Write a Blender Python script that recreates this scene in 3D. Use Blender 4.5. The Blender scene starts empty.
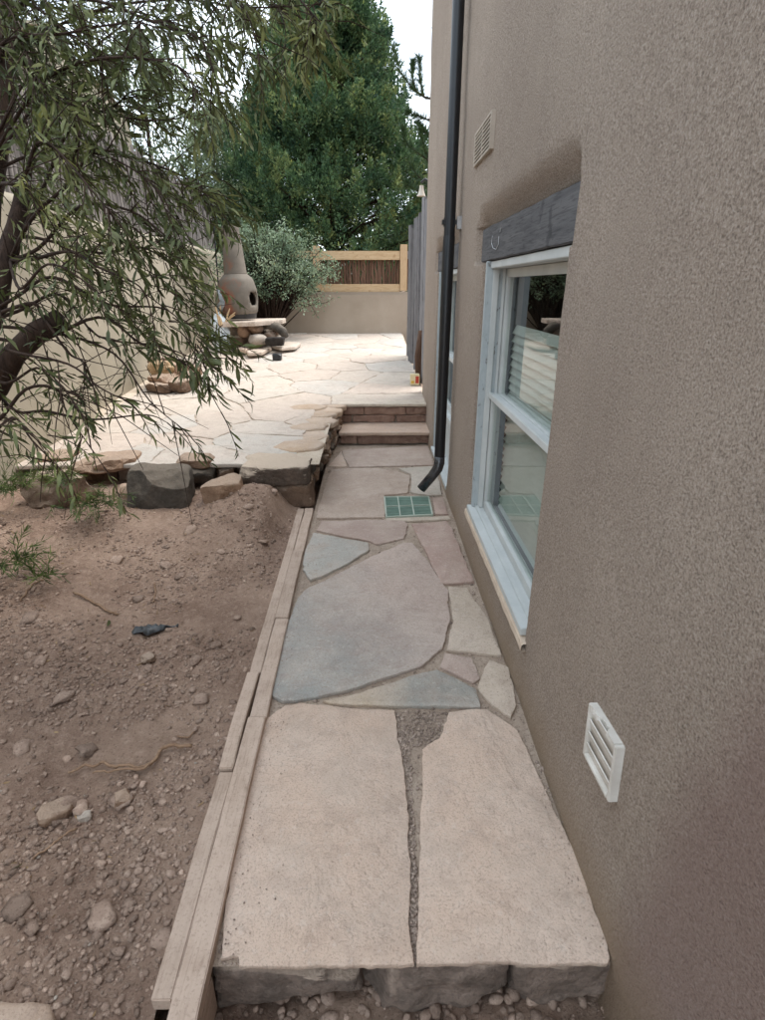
import bpy, bmesh, math, random
import numpy as np
from mathutils import Vector, Matrix, noise
random.seed(7)
R = math.radians
S = bpy.context.scene
COL = S.collection
# ------------------------------------------------------------------ camera
CAMZ = 1.5; F = 556.0; PITCH = 21.9; YAW = -1.0
cd = bpy.data.cameras.new('camera'); cam = bpy.data.objects.new('camera', cd); COL.objects.link(cam)
cd.sensor_fit = 'VERTICAL'; cd.sensor_height = 24; cd.lens = F / 1020 * 24
cd.clip_start = 0.05; cd.clip_end = 2000
cam.location = (0, 0, CAMZ); cam.rotation_euler = (R(90 - PITCH), 0, R(YAW))
S.camera = cam
CM = Matrix.Rotation(R(YAW), 3, 'Z') @ Matrix.Rotation(R(90 - PITCH), 3, 'X')
def ray(px, py): return CM @ Vector(((px - 382.5) / F, -(py - 510) / F, -1))
O = Vector((0, 0, CAMZ))
def on_z(px, py, z=0.0): d = ray(px, py); return O + d * ((z - CAMZ) / d.z)
def on_x(px, py, x): d = ray(px, py); return O + d * (x / d.x)
def on_y(px, py, y): d = ray(px, py); return O + d * (y / d.y)
def cp(px, py, depth): return O + ray(px, py) * depth
def pz(y):
    if y < 5.97: return .29 + .02 * (y - 3.9)
    return .331 + .055 * (y - 5.97)
def on_p(px, py):
    d = ray(px, py); z = .3
    for _ in range(12):
        t = (z - CAMZ) / d.z; z = pz(d.y * t)
    return O + d * t
# ------------------------------------------------------------------ light
SUN_EL, SUN_AZ = 62, 62      # azimuth measured from +Y towards +X
w = bpy.data.worlds.new('World'); S.world = w; w.use_nodes = True
nt = w.node_tree; N = nt.nodes; L = nt.links
N.clear()
out = N.new('ShaderNodeOutputWorld'); bg = N.new('ShaderNodeBackground'); sky = N.new('ShaderNodeTexSky')
sky.sky_type = 'NISHITA'; sky.sun_disc = False; sky.sun_elevation = R(SUN_EL); sky.sun_rotation = R(SUN_AZ)
sky.air_density = 1.0; sky.dust_density = 1.5; sky.ozone_density = 1.2
tc = N.new('ShaderNodeTexCoord'); mp = N.new('ShaderNodeMapping'); mp.inputs['Scale'].default_value = (1.3, 1.3, 3.2)
nz = N.new('ShaderNodeTexNoise'); nz.inputs['Scale'].default_value = 2.6; nz.inputs['Detail'].default_value = 7; nz.inputs['Roughness'].default_value = .55
rp = N.new('ShaderNodeValToRGB'); rp.color_ramp.elements[0].position = .36; rp.color_ramp.elements[1].position = .62
rp.color_ramp.elements[0].color = (.35, .35, .35, 1); rp.color_ramp.elements[1].color = (.85, .85, .85, 1)
mx = N.new('ShaderNodeMix'); mx.data_type = 'RGBA'
mx.inputs['B'].default_value = (8.4, 9.15, 9.7, 1)
L.new(tc.outputs['Generated'], mp.inputs['Vector']); L.new(mp.outputs[0], nz.inputs['Vector']); L.new(nz.outputs['Fac'], rp.inputs[0])
L.new(rp.outputs[0], mx.inputs['Factor']); L.new(sky.outputs[0], mx.inputs['A']); L.new(mx.outputs['Result'], bg.inputs['Color'])
bg.inputs['Strength'].default_value = .1
L.new(bg.outputs[0], out.inputs[0])
sd = bpy.data.lights.new('sun', 'SUN'); so = bpy.data.objects.new('sun', sd); COL.objects.link(so)
sd.energy = 1.0; sd.angle = R(28); sd.color = (1, .94, .86)
sv = Vector((math.sin(R(SUN_AZ)) * math.cos(R(SUN_EL)), math.cos(R(SUN_AZ)) * math.cos(R(SUN_EL)), math.sin(R(SUN_EL))))
so.rotation_euler = sv.to_track_quat('Z', 'Y').to_euler(); so.location = (0, 0, 12)
S.view_settings.view_transform = 'Standard'; S.view_settings.look = 'None'; S.view_settings.gamma = 1
S.view_settings.use_curve_mapping = False
S.view_settings.exposure = 1.58
# ------------------------------------------------------------------ helpers
def nodes_mat(name):
    m = bpy.data.materials.new(name); m.use_nodes = True
    t = m.node_tree; b = t.nodes['Principled BSDF']; return m, t, b
def srgb(r, g, b):
    f = lambda c: ((c / 255 + .055) / 1.055) ** 2.4 if c > 10 else c / 255 / 12.92
    return (f(r), f(g), f(b), 1)
def mixc(t, fac, a, b, mode='MIX'):
    n = t.nodes.new('ShaderNodeMix'); n.data_type = 'RGBA'; n.blend_type = mode
    for k, v in (('Factor', fac), ('A', a), ('B', b)):
        if isinstance(v, bpy.types.NodeSocket): t.links.new(v, n.inputs[k])
        elif k == 'Factor': n.inputs[k].default_value = v
        else: n.inputs[k].default_value = v
    return n.outputs['Result']
def tex(t, vec, scale, detail=4, rough=.6, dist=0, kind='N'):
    if kind == 'N':
        n = t.nodes.new('ShaderNodeTexNoise'); n.inputs['Roughness'].default_value = rough; n.inputs['Detail'].default_value = detail
        n.inputs['Distortion'].default_value = dist; o = n.outputs['Fac']
    else:
        n = t.nodes.new('ShaderNodeTexVoronoi'); n.feature = kind; o = n.outputs['Distance']
    n.inputs['Scale'].default_value = scale; t.links.new(vec, n.inputs['Vector']); return o
def ramp(t, fac, *stops):
    n = t.nodes.new('ShaderNodeValToRGB'); e = n.color_ramp.elements
    while len(e) < len(stops): e.new(.5)
    for i, (p, c) in enumerate(stops):
        e[i].position = p; e[i].color = c if not isinstance(c, (int, float)) else (c, c, c, 1)
    t.links.new(fac, n.inputs[0]); return n.outputs[0]
def math_(t, op, a, b=0.0):
    n = t.nodes.new('ShaderNodeMath'); n.operation = op
    for i, v in enumerate((a, b)):
        if isinstance(v, bpy.types.NodeSocket): t.links.new(v, n.inputs[i])
        else: n.inputs[i].default_value = v
    return n.outputs[0]
def bump(t, b, items):
    prev = None
    for h, s, d in items:
        n = t.nodes.new('ShaderNodeBump'); n.inputs['Strength'].default_value = s; n.inputs['Distance'].default_value = d
        t.links.new(h, n.inputs['Height'])
        if prev: t.links.new(prev, n.inputs['Normal'])
        prev = n.outputs[0]
    t.links.new(prev, b.inputs['Normal'])
def coord(t, which='Object', scale=None):
    n = t.nodes.new('ShaderNodeNewGeometry').outputs['Position'] if which == 'World' else t.nodes.new('ShaderNodeTexCoord').outputs[which]
    if scale:
        m = t.nodes.new('ShaderNodeMapping'); m.inputs['Scale'].default_value = scale; t.links.new(n, m.inputs['Vector']); n = m.outputs[0]
    return n
def vary(t, col, amt=.25):
    oi = t.nodes.new('ShaderNodeObjectInfo')
    h = t.nodes.new('ShaderNodeHueSaturation'); t.links.new(col, h.inputs['Color'])
    v = math_(t, 'ADD', math_(t, 'MULTIPLY', oi.outputs['Random'], amt), 1 - amt / 2); t.links.new(v, h.inputs['Value'])
    return h.outputs[0]
def simple(name, c1, c2, scale=8, rough=.8, bs=40, bd=.003, stretch=None, metallic=0, spec=.3, amt=0, detail=5):
    m, t, b = nodes_mat(name); v = coord(t, 'Object', stretch)
    f = tex(t, v, scale, detail)
    c = ramp(t, f, (.3, c1), (.7, c2))
    if amt: c = vary(t, c, amt)
    t.links.new(c, b.inputs['Base Color']); b.inputs['Roughness'].default_value = rough
    b.inputs['Metallic'].default_value = metallic; b.inputs['Specular IOR Level'].default_value = spec
    if bd: bump(t, b, [(tex(t, v, bs, 5), .7, bd)])
    return m
class MB:
    def __init__(s): s.v = []; s.f = []
    def add(s, vs, fs):
        o = len(s.v); s.v.extend([tuple(p) for p in vs]); s.f.extend([tuple(i + o for i in f) for f in fs])
    def box(s, a, b, M=None):
        x0, y0, z0 = a; x1, y1, z1 = b
        vs = [(x0,y0,z0),(x1,y0,z0),(x1,y1,z0),(x0,y1,z0),(x0,y0,z1),(x1,y0,z1),(x1,y1,z1),(x0,y1,z1)]
        if M is not None: vs = [M @ Vector(p) for p in vs]
        s.add(vs, [(0,3,2,1),(4,5,6,7),(0,1,5,4),(1,2,6,5),(2,3,7,6),(3,0,4,7)])
    def tube(s, pts, rad, n=8, cap=True, wob=0):
        pts = [Vector(p) for p in pts]; m = len(pts)
        if not hasattr(rad, '__len__'): rad = [rad] * m
        o = len(s.v); up = None
        for i, p in enumerate(pts):
            d = (pts[min(i+1, m-1)] - pts[max(i-1, 0)]).normalized()
            if up is None: up = d.orthogonal().normalized()
            up = (up - d * up.dot(d)).normalized(); q = d.cross(up)
            for k in range(n):
                a = 2 * math.pi * k / n; r = rad[i]
                if wob: r *= 1 + wob * noise.noise(p * 9 + Vector((math.cos(a), math.sin(a), 0)) * 1.3)
                s.v.append(tuple(p + (up * math.cos(a) + q * math.sin(a)) * r))
        for i in range(m - 1):
            for k in range(n):
                a = o + i * n + k; b = o + i * n + (k + 1) % n
                s.f.append((a, b, b + n, a + n))
        if cap:
            s.f.append(tuple(o + k for k in reversed(range(n)))); s.f.append(tuple(o + (m-1) * n + k for k in range(n)))
    def lathe(s, prof, n=24, M=None):
        o = len(s.v)
        for r, z in prof:
            for k in range(n):
                a = 2 * math.pi * k / n; p = Vector((r * math.cos(a), r * math.sin(a), z))
                s.v.append(tuple(M @ p if M else p))
        for i in range(len(prof) - 1):
            for k in range(n):
                a = o + i * n + k; b = o + i * n + (k + 1) % n
                s.f.append((a, b, b + n, a + n))
    def mesh(s, name, mat, smooth=False, angle=None, bevel=0):
        me = bpy.data.meshes.new(name); me.from_pydata(s.v, [], s.f); me.update()
        if bevel:
            bm = bmesh.new(); bm.from_mesh(me); bmesh.ops.recalc_face_normals(bm, faces=bm.faces)
            ed = [e for e in bm.edges if len(e.link_faces) == 2 and e.calc_face_angle(0) > .5]
            bmesh.ops.bevel(bm, geom=ed, offset=bevel, segments=2, affect='EDGES'); bm.to_mesh(me); bm.free()
        if mat: me.materials.append(mat)
        if smooth or angle:
            me.polygons.foreach_set('use_smooth', [True] * len(me.polygons))
            if angle: me.set_sharp_from_angle(angle=R(angle))
        return me
def link(name, me, parent=None, color=None):
    o = bpy.data.objects.new(name, me); COL.objects.link(o)
    if parent is not None: o.parent = parent
    if color: o.color = tuple(color[:3]) + (1,)
    return o
def tag(o, label=None, cat=None, group=None, kind=None):
    if label: o['label'] = label
    if cat: o['category'] = cat
    if group: o['group'] = group
    if kind: o['kind'] = kind
    return o
def thing(name, label, cat, loc=(0, 0, 0), group=None):
    o = bpy.data.objects.new(name, None); COL.objects.link(o); o.location = loc; o.empty_display_size = .1
    return tag(o, label, cat, group)
def part(name, mb, mat, parent, **k):     # vertices given in world space; parent sits unrotated
    me = mb.mesh(name, mat, **k); o = link(name, me, parent)
    if parent is not None:
        l = Vector((0, 0, 0)); p = parent
        while p is not None: l += Vector(p.location); p = p.parent
        me.transform(Matrix.Translation(-l))
    return o
def boxpart(name, a, b, mat, parent, bevel=.003, M=None):
    m = MB(); m.box(a, b, M); return part(name, m, mat, parent, bevel=bevel)
def fr(p, sc=1, o=4): return noise.fractal(Vector(p) * sc, 1.0, 2.0, o)
def sst(x, a, b):
    t = max(0, min(1, (x - a) / (b - a))); return t * t * (3 - 2 * t)
_ico = {}
def ico(sub):
    if sub not in _ico:
        bm = bmesh.new(); bmesh.ops.create_icosphere(bm, subdivisions=sub, radius=1)
        _ico[sub] = (np.array([v.co[:] for v in bm.verts]), [tuple(v.index for v in f.verts) for f in bm.faces]); bm.free()
    return _ico[sub]
def rock(sx, sy, sz, seed, box=5, sub=4, cuts=9, rough=.09, loc=(0, 0, 0), rot=0, tilt=(0, 0)):
    V, Fc = ico(sub); rs = random.Random(seed)
    A = np.abs(V) + 1e-9
    P = V * ((A ** box).sum(1) ** (-1 / box))[:, None]
    for _ in range(cuts):
        n = np.array([rs.gauss(0, 1), rs.gauss(0, 1), rs.gauss(0, .8)]); n /= np.linalg.norm(n)
        sup = (P @ n).max(); k = sup * rs.uniform(.66, .92)
        d = P @ n - k; P = P - np.outer(np.maximum(d, 0), n)
    M = Matrix.Translation(loc) @ Matrix.Rotation(rot, 4, 'Z') @ Matrix.Rotation(tilt[0], 4, 'X') @ Matrix.Rotation(tilt[1], 4, 'Y')
    vs = []
    for p in P:
        q = Vector((p[0] * sx / 2, p[1] * sy / 2, p[2] * sz / 2))
        s_ = max(sx, sy, sz)
        nn = noise.fractal(q / s_ * 4 + Vector((seed * 3.1, 0, 0)), 1, 2, 4) * rough * s_ * .5
        q += Vector(p).normalized() * nn
        vs.append(M @ q)
    m = MB(); m.add(vs, Fc); return m
# ------------------------------------------------------------------ materials
def stucco_mat():
    m, t, b = nodes_mat('brown_stucco'); v = coord(t, 'World')
    f = tex(t, v, 1.3, 5, .6)
    c = ramp(t, f, (.3, srgb(172, 155, 140)), (.7, srgb(190, 173, 157)))
    f2 = tex(t, v, 185, 5, .65)  # shade in the grain's pits, light on its crests, painted into the colour
    c = mixc(t, math_(t, 'MULTIPLY', ramp(t, f2, (.36, 1.0), (.50, 0.0)), .58), c, srgb(96, 85, 76))
    c = mixc(t, math_(t, 'MULTIPLY', ramp(t, f2, (.54, 0.0), (.62, 1.0)), .45), c, srgb(218, 206, 195))
    # run-off stains: vertical streaks
    vs = coord(t, 'World', (1, 5, .35)); st = tex(t, vs, 2.2, 5)
    c = mixc(t, math_(t, 'MULTIPLY', ramp(t, st, (.48, 0.0), (.7, 1.0)), .08), c, srgb(126, 115, 106))
    # pinkish, darker tint at the near end, fading out upwards
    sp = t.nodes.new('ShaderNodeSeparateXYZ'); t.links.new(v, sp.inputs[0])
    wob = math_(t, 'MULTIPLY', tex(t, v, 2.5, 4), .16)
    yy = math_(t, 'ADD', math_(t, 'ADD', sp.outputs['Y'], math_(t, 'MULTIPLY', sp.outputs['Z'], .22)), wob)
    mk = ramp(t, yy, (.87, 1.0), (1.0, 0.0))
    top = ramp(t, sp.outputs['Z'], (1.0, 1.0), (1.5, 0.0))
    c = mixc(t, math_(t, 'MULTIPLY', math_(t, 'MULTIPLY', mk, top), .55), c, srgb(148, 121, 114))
    # soil splash close to the ground
    spl = math_(t, 'ADD', sp.outputs['Z'], math_(t, 'MULTIPLY', tex(t, v, 6, 4), .16))
    c = mixc(t, math_(t, 'MULTIPLY', ramp(t, spl, (.08, 1.0), (.26, 0.0)), .65), c, srgb(160, 138, 112))
    t.links.new(c, b.inputs['Base Color']); b.inputs['Roughness'].default_value = .95; b.inputs['Specular IOR Level'].default_value = .15
    g1 = tex(t, v, 185, 5, .65); g2 = tex(t, v, 420, 3); g3 = tex(t, v, 11, 4); g4 = tex(t, v, 120, kind='F1')
    bump(t, b, [(g3, .5, .008), (g1, 1.0, .0135), (g4, .5, .005), (g2, .7, .003)])
    return m
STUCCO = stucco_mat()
def stone_mat(name, dirt=.3, layer=True, bscale=1.0):
    """sandstone whose main hue is the object colour"""
    m, t, b = nodes_mat(name)
    g = t.nodes.new('ShaderNodeNewGeometry').outputs['Position']
    oi = t.nodes.new('ShaderNodeObjectInfo'); base = oi.outputs['Color']
    f1 = tex(t, g, 2.6, 6, .62); f2 = tex(t, g, 11, 6, .65); f3 = tex(t, g, 160, 3)
    c = mixc(t, math_(t, 'MULTIPLY', ramp(t, f1, (.42, 0.0), (.58, 1.0)), .32), base, srgb(212, 196, 182))
    c = mixc(t, math_(t, 'MULTIPLY', ramp(t, f2, (.5, 0.0), (.62, 1.0)), .25), c, srgb(156, 136, 123))
    c = mixc(t, math_(t, 'MULTIPLY', ramp(t, f3, (.36, 1.0), (.48, 0.0)), .32), c, srgb(126, 107, 95))
    f4 = tex(t, g, 45, 4)
    c = mixc(t, math_(t, 'MULTIPLY', ramp(t, f4, (.57, 0.0), (.66, 1.0)), .25), c, srgb(214, 202, 190))
    # dry soil caught in the low spots
    f6 = tex(t, g, 7, 3, .5, 2.5); c = mixc(t, math_(t, 'MULTIPLY', ramp(t, f6, (.485, 0.0), (.5, 1.0), (.515, 0.0)), .28), c, srgb(132, 116, 106))
    f5 = tex(t, g, 5, 7, .7)
    c = mixc(t, math_(t, 'MULTIPLY', ramp(t, f5, (.5, 0.0), (.6, 1.0)), dirt * 1.3), c, srgb(184, 166, 150))
    t.links.new(c, b.inputs['Base Color']); b.inputs['Roughness'].default_value = .9; b.inputs['Specular IOR Level'].default_value = .2
    cleft = ramp(t, tex(t, g, 3.0 * bscale, 6, .55, 1.2), (.3, 0.0), (.46, .5), (.49, .62), (.7, 1.0))
    cr = tex(t, g, 26, 5, .7)
    bump(t, b, [(cleft, .7, .012), (cr, .7, .010), (f3, .7, .003)])
    return m
FLAG = stone_mat('flagstone_sandstone', .25)
PFLAG = stone_mat('patio_sandstone', .10)
def rockmat(name, lo, hi, dust, damt=.8, sc=6):
    m, t, b = nodes_mat(name)
    g = t.nodes.new('ShaderNodeNewGeometry'); P = g.outputs['Position']
    f = tex(t, P, sc, 6, .65); c = ramp(t, f, (.3, lo), (.7, hi))
    c = vary(t, c, .3)
    sp = t.nodes.new('ShaderNodeTexNoise'); sp.inputs['Scale'].default_value = 60; t.links.new(P, sp.inputs['Vector'])
    c = mixc(t, math_(t, 'MULTIPLY', ramp(t, sp.outputs['Fac'], (.4, 1.0), (.5, 0.0)), .3), c, lo)
    xyz = t.nodes.new('ShaderNodeSeparateXYZ'); t.links.new(g.outputs['Normal'], xyz.inputs[0])
    up = math_(t, 'ADD', xyz.outputs['Z'], math_(t, 'MULTIPLY', math_(t, 'SUBTRACT', tex(t, P, 9, 5), .5), .9))
    c = mixc(t, math_(t, 'MULTIPLY', ramp(t, up, (.35, 0.0), (.85, 1.0)), damt), c, dust)
    t.links.new(c, b.inputs['Base Color']); b.inputs['Roughness'].default_value = .93; b.inputs['Specular IOR Level'].default_value = .2
    bump(t, b, [(tex(t, P, 12, 7, .7), .9, .035), (tex(t, P, 90, 5, .7), .8, .006)])
    return m
DUST = srgb(192, 172, 154)
ROCK_RED = rockmat('red_brown_stone', srgb(90, 73, 61), srgb(146, 121, 102), DUST, .8)
ROCK_GREY = rockmat('dark_grey_stone', srgb(66, 62, 57), srgb(112, 104, 95), srgb(140, 128, 114), .55)
ROCK_SOOT = rockmat('sooty_capstone', srgb(66, 60, 55), srgb(122, 106, 94), srgb(206, 188, 168), .95)
ROCK_TAN = rockmat('tan_stone', srgb(128, 104, 86), srgb(172, 142, 118), DUST, .55)
ROCK_PALE = rockmat('pale_river_stone', srgb(150, 135, 122), srgb(196, 184, 170), srgb(205, 196, 184), .3, 4)
def dirt_mat(name, a, b_, c_, bd=.006, isl=0):
    m, t, b = nodes_mat(name); P = t.nodes.new('ShaderNodeNewGeometry').outputs['Position']
    c = ramp(t, tex(t, P, 2.2, 7, .65), (.38, a), (.62, b_))
    c = mixc(t, math_(t, 'MULTIPLY', ramp(t, tex(t, P, 34, 5, .7), (.5, 0.0), (.7, 1.0)), .5), c, c_)
    c = mixc(t, math_(t, 'MULTIPLY', ramp(t, tex(t, P, 220, 2), (.62, 0.0), (.7, 1.0)), .5), c, srgb(200, 184, 165))
    c = mixc(t, math_(t, 'MULTIPLY', ramp(t, tex(t, P, 120, 3), (.33, 1.0), (.45, 0.0)), .45), c, srgb(84, 66, 54))
    if isl: c = mixc(t, 1.0, c, ramp(t, t.nodes.new('ShaderNodeNewGeometry').outputs['Random Per Island'], (0.0, .72), (.9, 1.2), (1.0, 1.5)), 'MULTIPLY')
    t.links.new(c, b.inputs['Base Color']); b.inputs['Roughness'].default_value = .97; b.inputs['Specular IOR Level'].default_value = .1
    bump(t, b, [(tex(t, P, 38, 7, .75), 1.0, bd * 2.2), (tex(t, P, 170, 5, .75), 1.0, bd * .9)])
    return m
DIRT = dirt_mat('garden_dirt', srgb(140, 116, 101), srgb(175, 150, 132), srgb(200, 176, 158))
CRUMB = dirt_mat('dry_soil_crumb', srgb(142, 121, 107), srgb(172, 150, 135), srgb(198, 177, 160), .003, 1)
SAND = dirt_mat('sandy_joint', srgb(160, 142, 126), srgb(184, 166, 149), srgb(204, 187, 170), .004)
GRIT = dirt_mat('mixed_grit', srgb(142, 126, 114), srgb(170, 153, 140), srgb(192, 176, 163), .001, 1)
PSAND = dirt_mat('pale_joint_mortar', srgb(190, 174, 154), srgb(214, 200, 182), srgb(172, 150, 130), .003)
def wood_mat(name, c1, c2, dark, axis=1, amt=.15, bd=.002, dust=0):
    m, t, b = nodes_mat(name)
    sc = [14, 14, 14]; sc[axis] = .9
    v = coord(t, 'Object', tuple(sc)); f = tex(t, v, 2.5, 6, .65, .6)
    c = ramp(t, f, (.25, c1), (.75, c2))
    v2 = coord(t, 'Object', tuple([s * 4 for s in sc])); f2 = tex(t, v2, 3, 5)
    c = mixc(t, math_(t, 'MULTIPLY', ramp(t, f2, (.35, 1.0), (.5, 0.0)), .5), c, dark)
    k = tex(t, coord(t), 9, 3); c = mixc(t, math_(t, 'MULTIPLY', ramp(t, k, (.64, 0.0), (.72, 1.0)), .5), c, dark)
    if dust: c = mixc(t, math_(t, 'MULTIPLY', ramp(t, tex(t, coord(t), 7, 7, .7), (.4, 0.0), (.56, 1.0)), .7), c, srgb(194, 174, 158)); c = mixc(t, math_(t, 'MULTIPLY', ramp(t, tex(t, coord(t), 130, 3), (.36, 1.0), (.44, 0.0)), .3), c, srgb(128, 110, 96))
    c = vary(t, c, amt)
    t.links.new(c, b.inputs['Base Color']); b.inputs['Roughness'].default_value = .85; b.inputs['Specular IOR Level'].default_value = .2
    bump(t, b, [(f2, .6, bd), (tex(t, coord(t), 80, 4), .4, .0015)])
    return m
BOARD = wood_mat('dusty_timber', srgb(166, 145, 129), srgb(188, 168, 151), srgb(134, 114, 100), 1, .12, .002, 1)
NEWWOOD = wood_mat('honey_lumber', srgb(184, 156, 120), srgb(202, 176, 142), srgb(146, 110, 72), 0, .12)
NEWWOODV = wood_mat('honey_lumber_upright', srgb(180, 152, 118), srgb(200, 172, 138), srgb(146, 110, 72), 2, .12)
GREYWOOD = wood_mat('weathered_grey_wood', srgb(106, 104, 106), srgb(150, 148, 148), srgb(52, 50, 52), 2, .45, .004)
STICK = wood_mat('grey_latilla_wood', srgb(104, 98, 94), srgb(148, 140, 134), srgb(62, 56, 52), 2, .5, .004)
BARKSTICK = wood_mat('brown_latilla_bark', srgb(84, 62, 50), srgb(122, 94, 76), srgb(48, 36, 30), 2, .6, .004)
BARK = wood_mat('tree_bark', srgb(36, 27, 22), srgb(70, 54, 44), srgb(24, 18, 15), 2, .1, .008)
WHITE = simple('weathered_white_paint', srgb(186, 190, 188), srgb(206, 208, 205), 5, .55, 60, .001)
def peel_mat():
    m, t, b = nodes_mat('peeling_pale_paint'); v = coord(t, 'Object', (1, 1, .5))
    f = tex(t, v, 38, 5, .7); c = ramp(t, f, (.33, srgb(120, 118, 112)), (.4, srgb(168, 176, 178)), (.8, srgb(184, 190, 190)))
    t.links.new(c, b.inputs['Base Color']); b.inputs['Roughness'].default_value = .7
    bump(t, b, [(f, .5, .002)]); return m
PEEL = peel_mat()
LINTEL = wood_mat('charcoal_painted_beam', srgb(74, 74, 76), srgb(112, 110, 110), srgb(46, 46, 47), 1, .1)
BLACK = simple('black_painted_metal', srgb(18, 20, 23), srgb(34, 36, 40), 6, .38, 30, .0006, spec=.5)
def spout_mat():
    m, t, b = nodes_mat('scuffed_black_downspout'); v = coord(t, 'Object', (3, 3, .8))
    f = tex(t, v, 16, 6, .7); c = ramp(t, f, (.5, srgb(20, 22, 26)), (.68, srgb(30, 32, 36)), (.76, srgb(120, 118, 114)))
    t.links.new(c, b.inputs['Base Color']); b.inputs['Roughness'].default_value = .35; bump(t, b, [(tex(t, v, 8, 3), .3, .004)]); return m
SPOUT = spout_mat()
GALV = simple('galvanised_steel', srgb(150, 150, 150), srgb(190, 190, 190), 20, .4, 40, .0004, metallic=.7)
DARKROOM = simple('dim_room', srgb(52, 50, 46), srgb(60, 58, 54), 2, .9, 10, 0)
def glass_mat():
    m, t, b = nodes_mat('window_glass'); t.nodes.remove(b)
    o = t.nodes['Material Output']; tr = t.nodes.new('ShaderNodeBsdfTransparent'); gl = t.nodes.new('ShaderNodeBsdfGlossy')
    tr.inputs[0].default_value = (.95, .98, .96, 1); gl.inputs['Roughness'].default_value = .015
    fz = t.nodes.new('ShaderNodeFresnel'); fz.inputs['IOR'].default_value = 2.3
    bk = t.nodes.new('ShaderNodeNewGeometry').outputs['Backfacing']; fzo = math_(t, 'MULTIPLY', fz.outputs[0], math_(t, 'SUBTRACT', 1.0, bk))
    bm_ = t.nodes.new('ShaderNodeBump'); bm_.inputs['Strength'].default_value = .12; bm_.inputs['Distance'].default_value = .004
    t.links.new(tex(t, coord(t), 2.5, 1), bm_.inputs['Height']); t.links.new(bm_.outputs[0], gl.inputs['Normal'])
    mxs = t.nodes.new('ShaderNodeMixShader'); t.links.new(fzo, mxs.inputs[0]); t.links.new(tr.outputs[0], mxs.inputs[1]); t.links.new(gl.outputs[0], mxs.inputs[2])
    t.links.new(mxs.outputs[0], o.inputs[0]); return m
GLASS = glass_mat()
CREAM = simple('cream_plaster', srgb(150, 141, 124), srgb(172, 162, 144), 1.6, .95, 70, .003)
LOWWALL = simple('taupe_plaster', srgb(152, 138, 122), srgb(168, 154, 138), 1.8, .95, 70, .003)
BLOCK = rockmat('split_face_block', srgb(128, 100, 86), srgb(166, 138, 122), srgb(186, 162, 144), .3, 14)
def leafmat(name, c1, c2, c3, sc=3, trans=.25, rough=.55):
    m, t, b = nodes_mat(name); P = t.nodes.new('ShaderNodeNewGeometry').outputs['Position']
    c = ramp(t, tex(t, P, sc, 3), (.34, c1), (.52, c2), (.68, c3))
    c2_ = ramp(t, tex(t, P, sc * 9, 2), (.4, .8), (.6, 1.12)); c = mixc(t, 1.0, c, c2_, 'MULTIPLY')
    ri = t.nodes.new('ShaderNodeNewGeometry').outputs['Random Per Island']; c = mixc(t, 1.0, c, ramp(t, ri, (0.0, (.55, .6, .5, 1)), (.6, (1, 1, 1, 1)), (.97, (1.25, 1.22, 1.08, 1)), (1.0, (1.5, 1.35, .95, 1))), 'MULTIPLY')
    t.links.new(c, b.inputs['Base Color']); b.inputs['Roughness'].default_value = rough; b.inputs['Specular IOR Level'].default_value = .3
    tl = t.nodes.new('ShaderNodeBsdfTranslucent'); t.links.new(c, tl.inputs[0])
    mxs = t.nodes.new('ShaderNodeMixShader'); mxs.inputs[0].default_value = trans
    t.links.new(b.outputs[0], mxs.inputs[1]); t.links.new(tl.outputs[0], mxs.inputs[2]); t.links.new(mxs.outputs[0], t.nodes['Material Output'].inputs[0])
    return m
LEAF = leafmat('willow_leaf_green', srgb(70, 78, 48), srgb(98, 106, 66), srgb(142, 146, 98), 2.5)
CONIFER = leafmat('conifer_green', srgb(52, 80, 62), srgb(86, 112, 76), srgb(154, 162, 104), 2.2, .3)
SAGE = leafmat('sage_green_leaf', srgb(96, 116, 94), srgb(134, 152, 126), srgb(176, 188, 162), 3, .2)
PINE = leafmat('pine_needle', srgb(44, 64, 40), srgb(64, 86, 54), srgb(88, 106, 66), 3, .1)
FARLEAF = leafmat('far_tree_leaf', srgb(96, 110, 84), srgb(120, 134, 104), srgb(152, 162, 128), 2, .3)
WEED = leafmat('weed_green', srgb(58, 76, 40), srgb(88, 106, 58), srgb(126, 138, 84), 6, .25)
# ================================================================== GROUND, DIRT, PATH
def grid_sheet(name, xs, ys, zf, mat, kind='structure', parent=None, mask=None):
    m = MB(); nx = len(xs)
    for y in ys:
        for x in xs: m.v.append((x, y, zf(x, y)))
    for j in range(len(ys) - 1):
        for i in range(nx - 1):
            if mask is None or mask((xs[i] + xs[i+1]) / 2, (ys[j] + ys[j+1]) / 2):
                m.f.append((j*nx+i, j*nx+i+1, (j+1)*nx+i+1, (j+1)*nx+i))
    o = link(name, m.mesh(name, mat, smooth=True), parent)
    return tag(o, kind=kind)
def ar(a, b, st): return list(np.arange(a, b + st * .5, st))
coarse = [-400, -120, -40, -15, -8, -4, 0, 4, 8, 15, 40, 120, 400]
grid_sheet('ground', coarse, coarse, lambda x, y: -.215 if y < 20 else -.3, DIRT)
WX = lambda y: -2.62 - .035 * (y - 4.3)           # face of the long cream garden wall
LX = lambda y: -.505 - .0135 * (y - .75)          # outer line of the timber edging
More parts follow.
